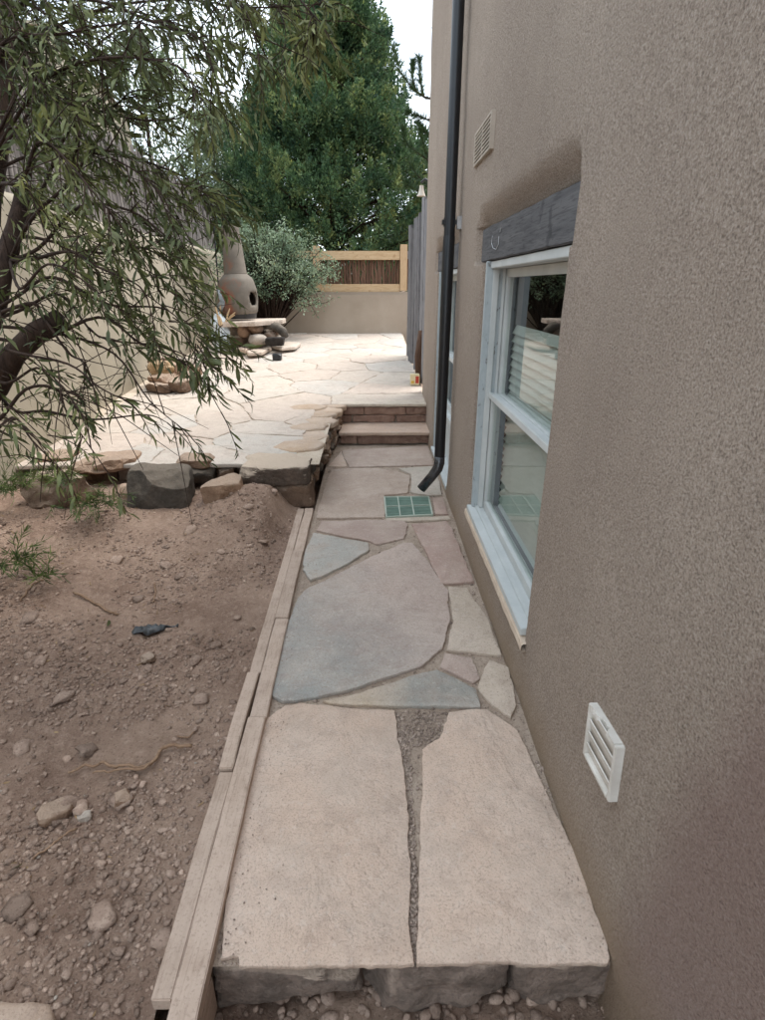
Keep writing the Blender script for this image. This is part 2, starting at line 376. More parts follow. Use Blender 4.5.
def dirt_z(x, y):
    z = -.035 + .02 * sst(y, .6, 2) + .10 * sst(y, 2.4, 3.7) + .05 * sst(-x, .7, 2.2)
    z += .16 * math.exp(-((x + .84) / .26) ** 2 - ((y - 3.50) / .38) ** 2)
    z += .06 * math.exp(-((x + 1.9) / .5) ** 2 - ((y - 3.3) / .3) ** 2)
    p = Vector((x, y, 0))
    n = noise.fractal(p * 2.2, 1, 2, 4) * .03 + noise.fractal(p * 9, .8, 2, 4) * .012 + abs(noise.noise(p * 26)) * .014 - abs(noise.noise(p * 55)) * .007
    z += n * (1.0 if x < -.62 else .5)
    fd = sst(LX(y) - x, .0, .20); z = z * fd + (1 - fd) * (-.012 + n * .4)
    z -= .16 * (1 - sst(y, .25, .8))
    return z
def edge_fade(x, y): return max(0, min(1, (LX(y) + .012 - x) / .04))
xs = ar(-4.6, -.50, .0125); ys = ar(-.2, 4.35, .0125)
grid_sheet('dirt_bed', xs, ys, lambda x, y: dirt_z(min(x, LX(y)), y) if x < LX(y) + .01 else -.12, DIRT)
def path_z(x, y):
    p = Vector((x, y, 0)); return -.013 + noise.fractal(p * 5, 1, 2, 3) * .004 + noise.noise(p * 40) * .0018 + noise.noise(p * 110) * .001
path = grid_sheet('path', ar(-.43, .70, .009), ar(.835, 5.56, .012), path_z, SAND)
low = grid_sheet('lower_ground', ar(-.62, .8, .012), ar(-.7, 1.0, .012),
     lambda x, y: -.195 + noise.fractal(Vector((x, y, 3)) * 6, 1, 2, 5) * .022 + abs(noise.noise(Vector((x, y, 0)) * 35)) * .012, DIRT)
# -------- flagstones
def clip_poly(poly, nx, ny, d):     # keep nx*x+ny*y<=d
    outp = []
    for i in range(len(poly)):
        a, b = poly[i], poly[(i+1) % len(poly)]
        da = nx*a[0]+ny*a[1]-d; db = nx*b[0]+ny*b[1]-d
        if da <= 0: outp.append(a)
        if da * db < 0:
            t = da / (da - db); outp.append((a[0]+(b[0]-a[0])*t, a[1]+(b[1]-a[1])*t))
    return outp
def area(p): return .5 * sum(p[i][0]*p[(i+1) % len(p)][1] - p[(i+1) % len(p)][0]*p[i][1] for i in range(len(p)))
def slab(name, poly, ztop, thick, mat, parent, color, step=.02, jit=.006, bev=.006, seed=0, fine=1.0):
    if area(poly) < 0: poly = poly[::-1]
    pts = []
    for i in range(len(poly)):
        a = Vector(poly[i]); b = Vector(poly[(i+1) % len(poly)]); n = max(1, int((b-a).length / step))
        for k in range(n): pts.append(a.lerp(b, k / n))
    n = len(pts); ring = []
    for i in range(n):
        tg = pts[(i+1) % n] - pts[i-1]; nr = Vector((tg.y, -tg.x)); nr = nr.normalized() if nr.length > 1e-9 else Vector((0, 0))
        q = Vector((pts[i].x, pts[i].y, seed * 1.7))
        dlt = noise.fractal(q * 7, 1, 2, 4) * jit * 1.3 + noise.noise(q * 45) * jit * .6 * fine
        ring.append((pts[i] + nr * dlt, nr))
    m = MB()
    b2 = bev
    def lvl(inset, dz, wob=0):
        o = len(m.v)
        for i, (p, nr) in enumerate(ring):
            w = noise.noise(Vector((p.x * 12, p.y * 12, seed))) * wob
            c = p - nr * (inset + w); m.v.append((c.x, c.y, ztop(c.x, c.y) + dz))
        return o
    levels = [lvl(.004, -thick), lvl(0, -thick * .55, bev * .5), lvl(0, -b2 * 1.3, bev*.3), lvl(b2 * .5, -b2 * .35, bev * .4), lvl(b2 * 1.6, 0, bev * .8)]
    for a, b in zip(levels, levels[1:]):
        for i in range(n):
            j = (i + 1) % n; m.f.append((a+i, a+j, b+j, b+i))
    m.f.append(tuple(levels[-1] + i for i in range(n)))
    me = m.mesh(name, mat, smooth=True, angle=50)
    return link(name, me, parent, color)
PINK = srgb(205, 181, 162); TANC = srgb(194, 178, 160); BLUE = srgb(178, 174, 165); MAUVE = srgb(176, 155, 143); REDC = srgb(172, 146, 134)
FL = [
 ([(220,959),(228,891),(240,815),(252,740),(258,722),(270,716),(285,706),(300,703),(345,707),(394,710),(399,742),(406,783),(409,817),(408.5,857),(410,900),(414,963.5),(348,965),(238,967),(236.5,958)], PINK, 0.0),
 ([(416.5,964),(418,900),(421,830),(422,749),(438,738),(446.5,721),(448,711),(487,709),(518,731),(540,780),(560,818),(576,855),(607,941),(609,958),(607,963),(520,963.5)], srgb(206,182,163), .001),
 ([(373,556),(404,543),(412,543),(430,563),(447,590),(450,621),(443,648),(421,666),(387,677),(345,691),(310,698),(283,701),(270,696),(272,667),(279,644),(290,620),(298,598),(308,588),(326,580)], 'mix', .002),
 ([(314,533),(341,538),(368,543),(369,550),(350,562),(323,575.5),(310,580),(303,570),(305,550)], BLUE, .003),
 ([(317,530),(322,521),(404,519),(408,525),(403.5,538),(377,544),(368,540),(341,535.5)], MAUVE, 0),
 ([(412,524),(446,521),(452,528),(474,581),(458,583),(440,584),(430,560),(420,540)], REDC, .002),
 ([(449,587),(467,588),(488,621),(501,655),(475,652),(446,650),(453.5,621)], TANC, .002),
 ([(444,652),(471,657),(480,678),(473,683),(454,673),(440,666)], MAUVE, -.002),
 ([(322,700),(358,693.5),(412,676),(437.6,669.5),(454,678),(475,689),(480,706.5),(400,706),(330,703.5)], 'mix2', .001),
 ([(490,661),(508.7,667),(516,705),(511,718),(492,705),(476,688)], TANC, .003),
 ([(316,518),(322,495),(331,470),(346,468),(375,468),(398,472),(410,476),(408,493),(384,495),(384.5,517)], srgb(178,158,142), .002),
 ([(342,449.5),(428,446),(434,464.5),(349,467),(343.4,456)], srgb(170,150,136), 0),
 ([(329,466),(341,451),(347.5,466.5)], PINK, 0),
 ([(399,468.3),(434,466),(438,476),(442,495),(431,495.5),(411,492.6),(411.5,475)], srgb(184,174,160), .003),
 ([(432.5,497.5),(443,497),(448,514),(435,514)], REDC, 0),
 ([(386,518.5),(448,516),(450,519),(412,521),(386,520)], srgb(190,176,158), .001),
]
def mix_mat(name, ca, cb, axis, lo, hi):
    m = stone_mat(name, .12); t = m.node_tree
    oi = [n for n in t.nodes if n.type == 'OBJECT_INFO'][0]
    P = coord(t, 'World'); xyz = t.nodes.new('ShaderNodeSeparateXYZ'); t.links.new(P, xyz.inputs[0])
    s_ = math_(t, 'ADD', math_(t, 'ADD', math_(t, 'MULTIPLY', xyz.outputs['X'], axis[0]), math_(t, 'MULTIPLY', xyz.outputs['Y'], axis[1])), math_(t, 'MULTIPLY', tex(t, P, 3, 6, .65), .7))
    c = ramp(t, math_(t, 'DIVIDE', s_, 3.0), (lo / 3, ca), (hi / 3, cb))
    for l in list(oi.outputs['Color'].links): to = l.to_socket; t.links.remove(l); t.links.new(c, to)
    return m
FLAG_BLUE = mix_mat('blue_to_rose_sandstone', srgb(156, 155, 149), srgb(186, 166, 154), (1.0, .55), 1.15, 1.95)
FLAG_TB = mix_mat('tan_to_blue_sandstone', srgb(190, 172, 150), srgb(156, 154, 146), (3, 0), .25, .8)
for i, (pp, c, dz) in enumerate(FL):
    poly = [tuple(on_z(x, y, 0)[:2]) for x, y in pp]
    mt = FLAG_BLUE if c == 'mix' else FLAG_TB if c == 'mix2' else FLAG
    th = .021 if i < 2 else .03
    slab('flagstone', poly, (lambda x, y, d=dz, k=i: d + .003 * noise.noise(Vector((x * 2, y * 2, k)))), th, mt, path, c if not isinstance(c, str) else PINK, step=.008, jit=.0055, bev=.0018, seed=i)
FOUND = rockmat('damp_foundation_stone', srgb(96, 86, 78), srgb(172, 152, 138), srgb(196, 176, 158), .9, 9)
# foundation blocks under the front slab
for i, (x0, x1) in enumerate([(218, 361), (363, 503), (505, 601)]):
    a = on_y(x0, 985, .88).x; b = on_y(x1, 985, .88).x
    m = rock(b - a, .16, .178, 40 + i, box=12, sub=5, cuts=4, rough=.09, loc=((a+b)/2, .909, -.108))
    o = link('foundation_block', m.mesh('foundation_block', FOUND, smooth=True, angle=35), path)
# ------------------------------------------------------------------ timber edging
def board(row, y0, y1, z, label, wob):
    a, b = (0, .047) if row == 0 else (.05, .115)
    m = MB(); n = 12; H = .038 if row == 0 else .045
    for k in range(n + 1):
        y = y0 + (y1 - y0) * k / n; e = .004 * noise.noise(Vector((row * 5, y * 4, wob)))
        xl = LX(y) + a + e + wob; xr = LX(y) + b + e + wob - (.006 * (y - .75) / 3 if row else 0)
        for (x, zz) in ((xl, z - H), (xr, z - H), (xr, z + .001 * noise.noise(Vector((y*6, 1, wob)))), (xl, z + .001 * noise.noise(Vector((y*6, 3, wob))))): m.v.append((x, y, zz))
    for k in range(n):
        for q in range(4):
            i0 = k * 4 + q; i1 = k * 4 + (q + 1) % 4; m.f.append((i0, i1, i1 + 4, i0 + 4))
    m.f.append((3, 2, 1, 0)); m.f.append(tuple(n * 4 + q for q in range(4)))
    o = link('edging_board', m.mesh('edging_board', BOARD, bevel=.003))
    return tag(o, label, 'timber board', 'timber boards edging the dirt beside the flagstone path')
ym = lambda py, x=-.45: on_z(240, py).y
board(0, .752, ym(779) + .01, .022, 'near board of the outer timber edging row, its sawn end showing beside the dirt', 0)
board(0, ym(778) + .014, ym(681) + .02, .030, 'outer edging board lying between the near one and the long far one, beside the dirt', -.004)
board(0, ym(680) + .02, 3.72, .020, 'long far board of the outer timber row, running to the stone corner of the patio', .002)
board(1, .35, ym(722), .026, 'wide near board of the inner timber row, touching the large left flagstone', -.002)
board(1, ym(722) + .004, ym(622), .018, 'inner edging board beside the tip of the blue grey flagstone', .001)
board(1, ym(622) + .004, ym(554), .022, 'short inner edging board level with the pale triangular flagstone', -.002)
board(1, ym(554) + .004, 3.74, .016, 'farthest inner edging board, ending at the stacked stone corner', .001)
m = MB(); m.box((-.425, .5, -.16), (-.395, .83, -.035)); o = link('edging_stake', m.mesh('edging_stake', BOARD, bevel=.003)); tag(o, 'short timber piece standing under the inner edging board by the slab end', 'timber board')
# ================================================================== PATIO
patio = grid_sheet('patio', ar(-3.3, .62, .1), [3.95, 4.3, 5, 5.5, 5.96], lambda x, y: pz(y) - .012, PSAND, mask=lambda x, y: x < -.40)
far_bed = grid_sheet('joint_bed', ar(-3.3, .62, .1), [5.975, 6.5, 7, 8, 9, 10, 11, 11.7], lambda x, y: pz(y) - .012, PSAND, parent=patio)
m = MB(); m.box((-3.4, 4.06, -.2), (-.62, 4.4, .262)); m.box((-.95, 4.401, -.2), (-.54, 5.95, .27)); link('fill', m.mesh('fill', DIRT), patio)
rs = random.Random(5); seeds = []
y = 4.0
while y < 11.9:
    stp = .50
    x = -3.2 + rs.uniform(0, .5)
    while x < .7:
        seeds.append((x + rs.uniform(-.24, .24), y + rs.uniform(-.22, .22))); x += rs.uniform(.5, .95)
    y += stp
seeds = [s for s in seeds if not (s[1] < 6.03 and s[0] > -.52) and not (s[1] < 6.6 and -.52 < s[0] < .5)]
seeds += [(.1, 6.2)]
PC = [srgb(198, 186, 172), srgb(196, 186, 173), srgb(199, 189, 177), srgb(197, 183, 169), srgb(199, 184, 170), srgb(194, 187, 177)]
for i, s in enumerate(seeds):
    poly = [(-3.5, 3.93), (.575, 3.93), (.575, 11.62), (-3.5, 11.62)]
    for j, q in enumerate(seeds):
        if i == j: continue
        dx, dy = q[0] - s[0], q[1] - s[1]; D = math.hypot(dx, dy)
        if D > 2.5: continue
        poly = clip_poly(poly, dx / D, dy / D, (dx * (q[0] + s[0]) + dy * (q[1] + s[1])) / 2 / D - .0045)
        if not poly: break
    if not poly: continue
    poly = clip_poly(poly, -1, 0, -(WX(s[1]) + .0)) if False else clip_poly(poly, -1, -.035, 2.62 + .02 - .035 * 4.3)
    if s[1] < 5.97:
        if s[0] < -.5: poly = clip_poly(poly, 1, 0, -.60)
    elif s[0] > -.6 : poly = clip_poly(poly, 0, -1, -5.962)
    elif s[1] < 6.6: poly = clip_poly(poly, 1, 0, -.40) if poly and min(p[1] for p in poly) < 5.96 else poly
    if len(poly) < 3 or abs(area(poly)) < .01: continue
    dz = rs.uniform(-.004, .004); tx, ty = rs.uniform(-.008, .008), rs.uniform(-.006, .006)
    far = s[1] > 7.5
    slab('flagstone', poly, (lambda x, y, d=dz, a=tx, b=ty, c=s: pz(y) + d + a * (x - c[0]) + b * (y - c[1])), .03, PFLAG, patio, rs.choice(PC),
         step=.045 if far else .025, jit=.016, bev=.004, seed=i)
# ------------------------------------------------------------------ steps
steps = tag(link('steps', (lambda m: (m.box((-.33, 5.62, -.1), (.60, 5.96, .095)), m.box((-.33, 5.99, -.1), (.60, 6.3, .29)), m)[2])(MB()).mesh('step_core', PSAND)), kind='structure')
def blk(x0, x1, z0, z1, y, sd):
    m = rock(x1 - x0 - .006, .10, z1 - z0 - .004, sd, box=14, sub=4, cuts=0, rough=.05, loc=((x0 + x1) / 2, y + .05, (z0 + z1) / 2))
    link('block', m.mesh('block', BLOCK, smooth=True, angle=40), steps)
X = lambda px: on_y(px, 438, 5.54).x
blk(X(340), X(357), 0, .096, 5.545, 60); blk(X(357), X(431), 0, .096, 5.545, 61)
X2 = lambda px: on_y(px, 412, 5.95).x
for k, (a, b) in enumerate(((331, 342), (342, 364), (364, 406), (406, 428))): blk(X2(a), X2(b), .215, .30, 5.95, 70 + k)
for k, (a, b) in enumerate(((331, 352), (352, 396), (396, 428))): blk(X2(a), X2(b), .128, .213, 5.955, 80 + k)
slab('tread', [(-.345, 5.515), (.585, 5.515), (.585, 5.955), (-.345, 5.955)], lambda x, y: .130, .034, FLAG, steps, srgb(196, 170, 150), jit=.003, bev=.005, seed=3)
slab('tread', [(-.375, 5.93), (.575, 5.93), (.575, 6.42), (-.31, 6.5)], lambda x, y: .337, .030, PFLAG, steps, srgb(206, 194, 176), jit=.004, bev=.004, seed=9)
# ------------------------------------------------------------------ retaining wall and its stones
rw = thing('retaining_wall', 'dry stacked stone retaining wall holding up the pale patio beside path and dirt', 'stone wall', (-.8, 4.0, 0))
def rstone(sx, sy, sz, loc, sd, mat, rot=0, tilt=(0, 0), box=6, cuts=8, sub=4, rough=.09, name='stone', parent=None):
    m = rock(sx, sy, sz, sd, box, sub, cuts, rough, loc, rot, tilt)
    return part(name, m, mat, rw if parent is None else parent, smooth=True, angle=22)
rstone(.50, .40, .15, (-.72, 3.99, .232), 1, ROCK_SOOT, .05, box=9, cuts=4, rough=.07, sub=5)          # corner cap
rstone(.30, .34, .20, (-.60, 3.98, .06), 2, ROCK_RED, .1, box=8, cuts=4)
rstone(.26, .30, .18, (-.88, 4.02, .08), 3, ROCK_RED, 0, box=6)
rs = random.Random(11)
for row, (z, h) in enumerate(((.05, .10), (.145, .09), (.225, .08))):      # face along the path
    y = 4.1 + row * .06
    while y < 5.8:
        l = rs.uniform(.16, .32); px_ = -.475 + .085 * (y - 4.1) - rs.uniform(0, .02)
        if y + l < 6.0: rstone(.24, l - .004, h + rs.uniform(-.01, .012), (px_ - .10, y + l / 2, z), rs.randint(0, 999), rs.choice([ROCK_RED, ROCK_TAN, ROCK_RED, ROCK_GREY]), rs.uniform(-.1, .1), (rs.uniform(-.08, .08), 0), box=5, cuts=5, sub=3)
        y += l
for k, (x, y, sx, sy, c) in enumerate(((-.62, 4.42, .42, .32, 0), (-.55, 4.74, .30, .28, 1), (-.60, 5.02, .36, .24, 0), (-.50, 5.27, .30, .24, 1), (-.55, 5.52, .36, .26, 0), (-.44, 5.72, .26, .20, 1), (-.68, 5.82, .36, .26, 0), (-.40, 5.90, .20, .13, 0))):
    z = pz(y) - .02 + rs.uniform(-.004, .012)
    pl = []
    for a in range(7):
        an = a / 7 * 6.28 + rs.uniform(-.25, .25) + k; pl.append((x + sx / 2 * 1.15 * math.cos(an), y + sy / 2 * 1.2 * math.sin(an)))
    o = slab('capstone', pl, (lambda x_, y_, z0=z, sl=rs.uniform(-.05, .05): z0 + .016 + sl * (x_ - x)), .055, FLAG, rw, srgb(196, 172, 148) if c else srgb(186, 162, 138), jit=.012, bev=.012, seed=k + 20)
    o.location = -rw.location
# front edge, going left
rstone(.14, .16, .13, (-1.10, 4.02, .20), 5, ROCK_RED, .3)
rstone(.30, .26, .13, (-1.33, 4.00, .20), 6, ROCK_GREY, .05, (.1, 0))
rstone(.25, .20, .07, (-1.32, 4.01, .295), 7, ROCK_TAN, -.1, box=9, cuts=3)
rstone(.40, .25, .16, (-1.62, 4.04, .17), 8, ROCK_RED)
rstone(.42, .34, .08, (-1.98, 4.02, .285), 9, ROCK_TAN, .1, box=8, cuts=4)
rstone(.26, .24, .16, (-2.02, 4.14, .15), 10, ROCK_RED)
rstone(.40, .30, .20, (-2.42, 4.05, .13), 12, ROCK_RED)
rstone(.30, .24, .07, (-2.42, 4.12, .29), 13, ROCK_TAN, .1, box=8, cuts=3)
rstone(.5, .30, .24, (-2.95, 4.0, .13), 14, ROCK_RED); rstone(.5, .3, .24, (-3.5, 4.0, .13), 15, ROCK_RED)
def lone(name, label, cat, mat, loc, size, sd, rot=0, tilt=(0, 0), group=None, **k):
    m = rock(*size, sd, rot=rot, tilt=tilt, **k); me = m.mesh(name, mat, smooth=True, angle=22)
    o = link(name, me); o.location = loc; return tag(o, label, cat, group)
c = cp(155, 487, 3.72)
lone('boulder', 'large dark grey squared boulder in front of the patio edge', 'boulder', ROCK_GREY, (-1.46, 3.63, .215), (.41, .30, .29), 27, .12, (0, .06), box=7, cuts=5, rough=.06, sub=5)
lone('rock', 'angular tan rock with a flat top on the dirt mound right of the dark boulder', 'rock', ROCK_TAN, (-1.03, 3.60, .215), (.27, .22, .13), 28, .15, (.05, -.18), box=8, cuts=8, rough=.06, sub=5)
lone('boulder', 'wide dark reddish boulder behind the weeds at the left edge of the dirt', 'boulder', ROCK_RED, (-2.12, 3.58, .20), (.48, .34, .28), 23, -.1, box=4, cuts=8)
lone('rock', 'small pale rounded rock tucked left of the big dark boulder', 'rock', ROCK_TAN, (-1.70, 3.72, .16), (.19, .16, .10), 24, .4, box=4)
lone('rock', 'flat grey rock half under the leaves at the far left of the patio edge', 'rock', ROCK_TAN, (-1.93, 3.93, .30), (.20, .16, .08), 25, .2, box=6)
# ------------------------------------------------------------------ garden wall, coyote fence, low wall
def wallgrid(name, label, cat, mat, f, ys_, zs_, thick, kind=None):
    """wall running along y with face x=f(y); rounded top"""
    m = MB(); prof = []
    nz_ = len(zs_)
    for y in ys_:
        zt = zs_[-1]
        row = [(f(y) + .006 * noise.noise(Vector((y, z * 1.2, 2))), z) for z in zs_[:-1]]
        for a in range(0, 7):
            an = math.pi * a / 6; row.append((f(y) - thick / 2 + thick / 2 * math.cos(an), zt - .08 + .08 * math.sin(an)))
        row += [(f(y) - thick, zs_[0])]
        prof.append([(x, y, z) for x, z in row])
    k = len(prof[0])
    for r in prof: m.v += r
    for j in range(len(prof) - 1):
        for i in range(k - 1): m.f.append((j*k+i, (j+1)*k+i, (j+1)*k+i+1, j*k+i+1))
    m.f.append(tuple(range(k))); m.f.append(tuple((len(prof)-1)*k + i for i in reversed(range(k))))
    o = link(name, m.mesh(name, mat, smooth=True, angle=50)); tag(o, label, cat); return o
JY = 5.35
def wf(y): return WX(y) + (.0 if y < JY else -.16) + (.03 * math.exp(-((y - JY + .12) / .08) ** 2) if y < JY else 0)
wallgrid('garden_wall', 'long cream plastered garden wall along the left of the patio behind the leafy branches', 'wall', CREAM, wf,
  sorted(ar(-2, 5.2, .3) + ar(5.2, JY, .02) + [JY + .004] + ar(JY + .05, 12.6, .3)), ar(-.2, 2.1, .15) + [2.16], .28)
cf = thing('coyote_fence', 'grey coyote fence of upright sticks standing on the cream garden wall', 'fence', (WX(8) - .2, 8, 2.1))
rs = random.Random(3)
protos = []
for k in range(6):
    m = MB(); H = 1.0; n = 6
    bend = [Vector((rs.uniform(-.012, .012), rs.uniform(-.012, .012), H * j / n)) for j in range(n + 1)]
    m.tube(bend, [.026, .025, .025, .023, .022, .020, .016], 7, wob=.3); protos.append(m.mesh('latilla', STICK, smooth=True, angle=50))
y = 3.2; cnt = 0
while y < 12.6 and cnt < 290:
    o = link('latilla', rs.choice(protos), cf); o.location = Vector((WX(y) - .30 + rs.uniform(-.02, .02), y, 2.08)) - cf.location
    o.scale = (rs.uniform(.8, 1.15),) * 2 + (rs.uniform(.92, 1.12),); o.rotation_euler = (rs.uniform(-.03, .03), rs.uniform(-.03, .03), rs.uniform(0, 6)); y += .034 * rs.uniform(.8, 1.2); cnt += 1
for z in (2.35, 2.85):
    m = MB(); m.tube([(WX(3.2) - .345, 3.2, z), (WX(12.6) - .345, 12.6, z)], .022, 6); part('rail', m, STICK, cf)
# neighbouring house seen over the fence
nb = thing('neighbour_house', 'cream flat roofed neighbouring house rising behind the coyote fence at upper left', 'house', (-7, 11, -.3))
m = MB(); Mx = Matrix.Translation((-4.45, 9.6, 0)) @ Matrix.Rotation(R(8), 4, 'Z'); m.box((-6, 0, -.3), (0, 4.4, 4.75), Mx); part('wall', m, CREAM, nb, bevel=.08)
m = MB(); m.box((-6.05, -.05, 4.75), (.02, 4.45, 4.86), Mx); part('parapet', m, CREAM, nb, bevel=.05)
# low wall at the back, wooden fence on top
lw = MB(); LWY = 11.55
zl = lambda z: z
lw.box((-3.4, LWY, .3), (1.6, LWY + .28, 1.40)); o = link('low_wall', lw.mesh('low_wall', LOWWALL, bevel=.05, angle=40)); tag(o, 'low taupe plastered wall across the far end of the patio', 'wall')
rf = thing('picket_fence', 'new honey coloured wood fence with dark bark pickets on top of the low wall', 'fence', (-.2, LWY + .14, 1.4))
fy = LWY + .14
def fx(px): return on_y(px, 270, fy).x
def fz(py): return on_y(360, py, fy).z
for a, b, t_ in ((313.5, 320, 246), (400, 407, 244.5)):
    boxpart('post', (fx(a), fy - .07, fz(291)), (fx(b), fy + .07, fz(t_)), NEWWOODV, rf, .006)
boxpart('rail', (fx(320) + .002, fy - .045, fz(260)), (fx(400) - .002, fy + .02, fz(251)), NEWWOOD, rf, .005)
boxpart('rail', (fx(320) + .002, fy - .045, fz(292)), (fx(400) - .002, fy + .02, fz(284)), NEWWOOD, rf, .005)
boxpart('rail', (fx(407) + .002, fy - .02, fz(259)), (fx(430), fy + .02, fz(251)), GREYWOOD, rf, .005)
boxpart('rail', (fx(290), fy - .02, fz(259)), (fx(313), fy + .02, fz(251)), NEWWOOD, rf, .005)
boxpart('rail', (fx(290), fy - .02, fz(292)), (fx(313), fy + .02, fz(284)), NEWWOOD, rf, .005)
px = 321
while px < 432:
    if not 398 < px < 408:
        o = link('picket', rs.choice(protos), rf); o.data = o.data.copy() if False else o.data
        o.location = Vector((fx(px), fy + .05, fz(290))) - rf.location; o.scale = (1.15, 1.15, (fz(256) - fz(290)) * rs.uniform(.97, 1.03)); o.rotation_euler = (0, rs.uniform(-.02, .02), rs.uniform(0, 6))
    px += 2.75 * rs.uniform(.85, 1.2)
bark_me = {}
for o in rf.children:
    if o.name.startswith('picket'):
        if o.data.name not in bark_me:
            d = o.data.copy(); d.materials.clear(); d.materials.append(BARKSTICK); bark_me[o.data.name] = d; bark_me[d.name] = d
        o.data = bark_me[o.data.name]
# tall weathered plank fence past the house corner
pf = thing('plank_fence', 'tall weathered grey plank fence beyond the house corner at the end of the path', 'fence', (.6, 7.5, pz(7.5)))
y = 6.85; k = 0
while y < 8.9:
    wd = rs.uniform(.09, .15); xx = .655 - .045 * (y - 6.6) + rs.uniform(-.02, .02)
    zt = 2.42 - .10 * (y - 6.8) + rs.uniform(-.08, .08)
    M = Matrix.Translation((xx, y, pz(y) + .01)) @ Matrix.Rotation(rs.uniform(-.02, .02), 4, 'X') @ Matrix.Rotation(rs.uniform(-.015, .015), 4, 'Y') @ Matrix.Rotation(rs.uniform(-.25, .25), 4, 'Z')
    m = MB(); m.box((-.014, 0, 0), (.014, wd, zt - pz(y)), M); part('plank', m, GREYWOOD, pf, bevel=.003); y += wd + rs.uniform(.01, .05); k += 1
for z in (.9, 2.0):
    m = MB(); m.box((.66, 6.85, z), (.72, 8.8, z + .09)); part('rail', m, GREYWOOD, pf)
# ================================================================== HOUSE
XW = .577
house = thing('house', 'brown stucco adobe style house wall on the right with recessed windows under dark beams', 'house', (1.2, 3, -.2))
WIN = [dict(y0=1.78, y1=3.12, z0=.245, z1=1.62), dict(y0=4.07, y1=5.27, z0=.02, z1=1.62)]
def wall_off(y, z):
    d = .007 * noise.noise(Vector((y * .9, z * .9, 5))) + .003 * noise.noise(Vector((y * 3.2, z * 3.2, 1)))
    for i, wn in enumerate(WIN):
        e0 = wn['y0'] + .008 * noise.noise(Vector((z * 2.5, i, 0))); e1 = wn['y1'] + .010 * noise.noise(Vector((z * 2.5, i, 9)))
        lt = 1.785
        sy = sst(y, e0 - .004, e0 + .022) * (1 - sst(y, e1 - .02, e1 + .05))
        e1l = wn['y1'] + .22
        syl = sst(y, e0 - .03, e0 + .022) * (1 - sst(y, e1l - .03, e1l + .06))
        low = sst(z, wn['z0'] - .03, wn['z0'] + .01) * (1 - sst(z, 1.60, 1.64))
        mid = sst(z, 1.605, 1.635) * (1 - sst(z, lt - .002, lt + .012))
        up = sst(z, lt - .004, lt + .004) * (1 - sst(z, lt - .01, lt + .12))
        if z > lt: syl = sst(y, e0 - .02, e0 + .03 + 4.0 * (z - lt) ** 1.5) * (1 - sst(y, e1l - .05 - 4 * (z - lt) ** 1.5, e1l + .06))
        d += .135 * sy * low + .14 * syl * mid + .070 * syl * up
    if z < .25: d -= .012 * (1 - sst(z, -.05, .25))
    if y < .82: d += .16 * (.82 - y) ** 1.6 * (1 - sst(z, .7, 1.3))
    return d
def dens(base, spots, fine, rad):
    s_ = set(round(v, 4) for v in base)
    for p in spots:
        for v in np.arange(p - rad, p + rad, fine): s_.add(round(float(v), 4))
    s_ = sorted(s_); o_ = [s_[0]]
    for v in s_[1:]:
        if v - o_[-1] > fine * .6: o_.append(v)
    return o_
ysn = dens(ar(-2.4, 6.52, .03), [1.78, 3.12, 3.28, 4.07, 5.27, 5.43], .006, .06)
zsn = dens(ar(-.6, 4.6, .03), [.245, 1.62, 1.785, .02], .006, .05) 
m = MB(); cols = []
for y in ysn:
    cols.append([(XW + wall_off(y, z), y, z) for z in zsn])
for a in range(1, 7):       # rounded far corner
    an = math.pi / 2 * a / 6
    cols.append([(XW + .06 - .06 * math.cos(an) + wall_off(6.52, z) * math.cos(an), 6.52 + .06 * math.sin(an), z) for z in zsn])
cols.append([(4.5, 6.58, z) for z in zsn]); cols.append([(4.5, -2.4, z) for z in zsn]); cols.append([(XW, -2.4, z) for z in zsn])
nzz = len(zsn)
for c_ in cols: m.v += c_
for j in range(len(cols) - 1):
    yc = (cols[j][0][1] + cols[j+1][0][1]) / 2
    for i in range(nzz - 1):
        zc = (zsn[i] + zsn[i+1]) / 2
        if j < len(ysn) - 1 and any(wn['y0'] + .05 < yc < wn['y1'] - .03 and wn['z0'] + .012 < zc < wn['z1'] for wn in WIN): continue
        m.f.append((j*nzz+i, j*nzz+i+1, (j+1)*nzz+i+1, (j+1)*nzz+i))
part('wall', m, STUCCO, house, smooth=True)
boxpart('roof', (XW + .05, -2.35, 4.5), (4.45, 6.54, 4.58), STUCCO, house, 0)
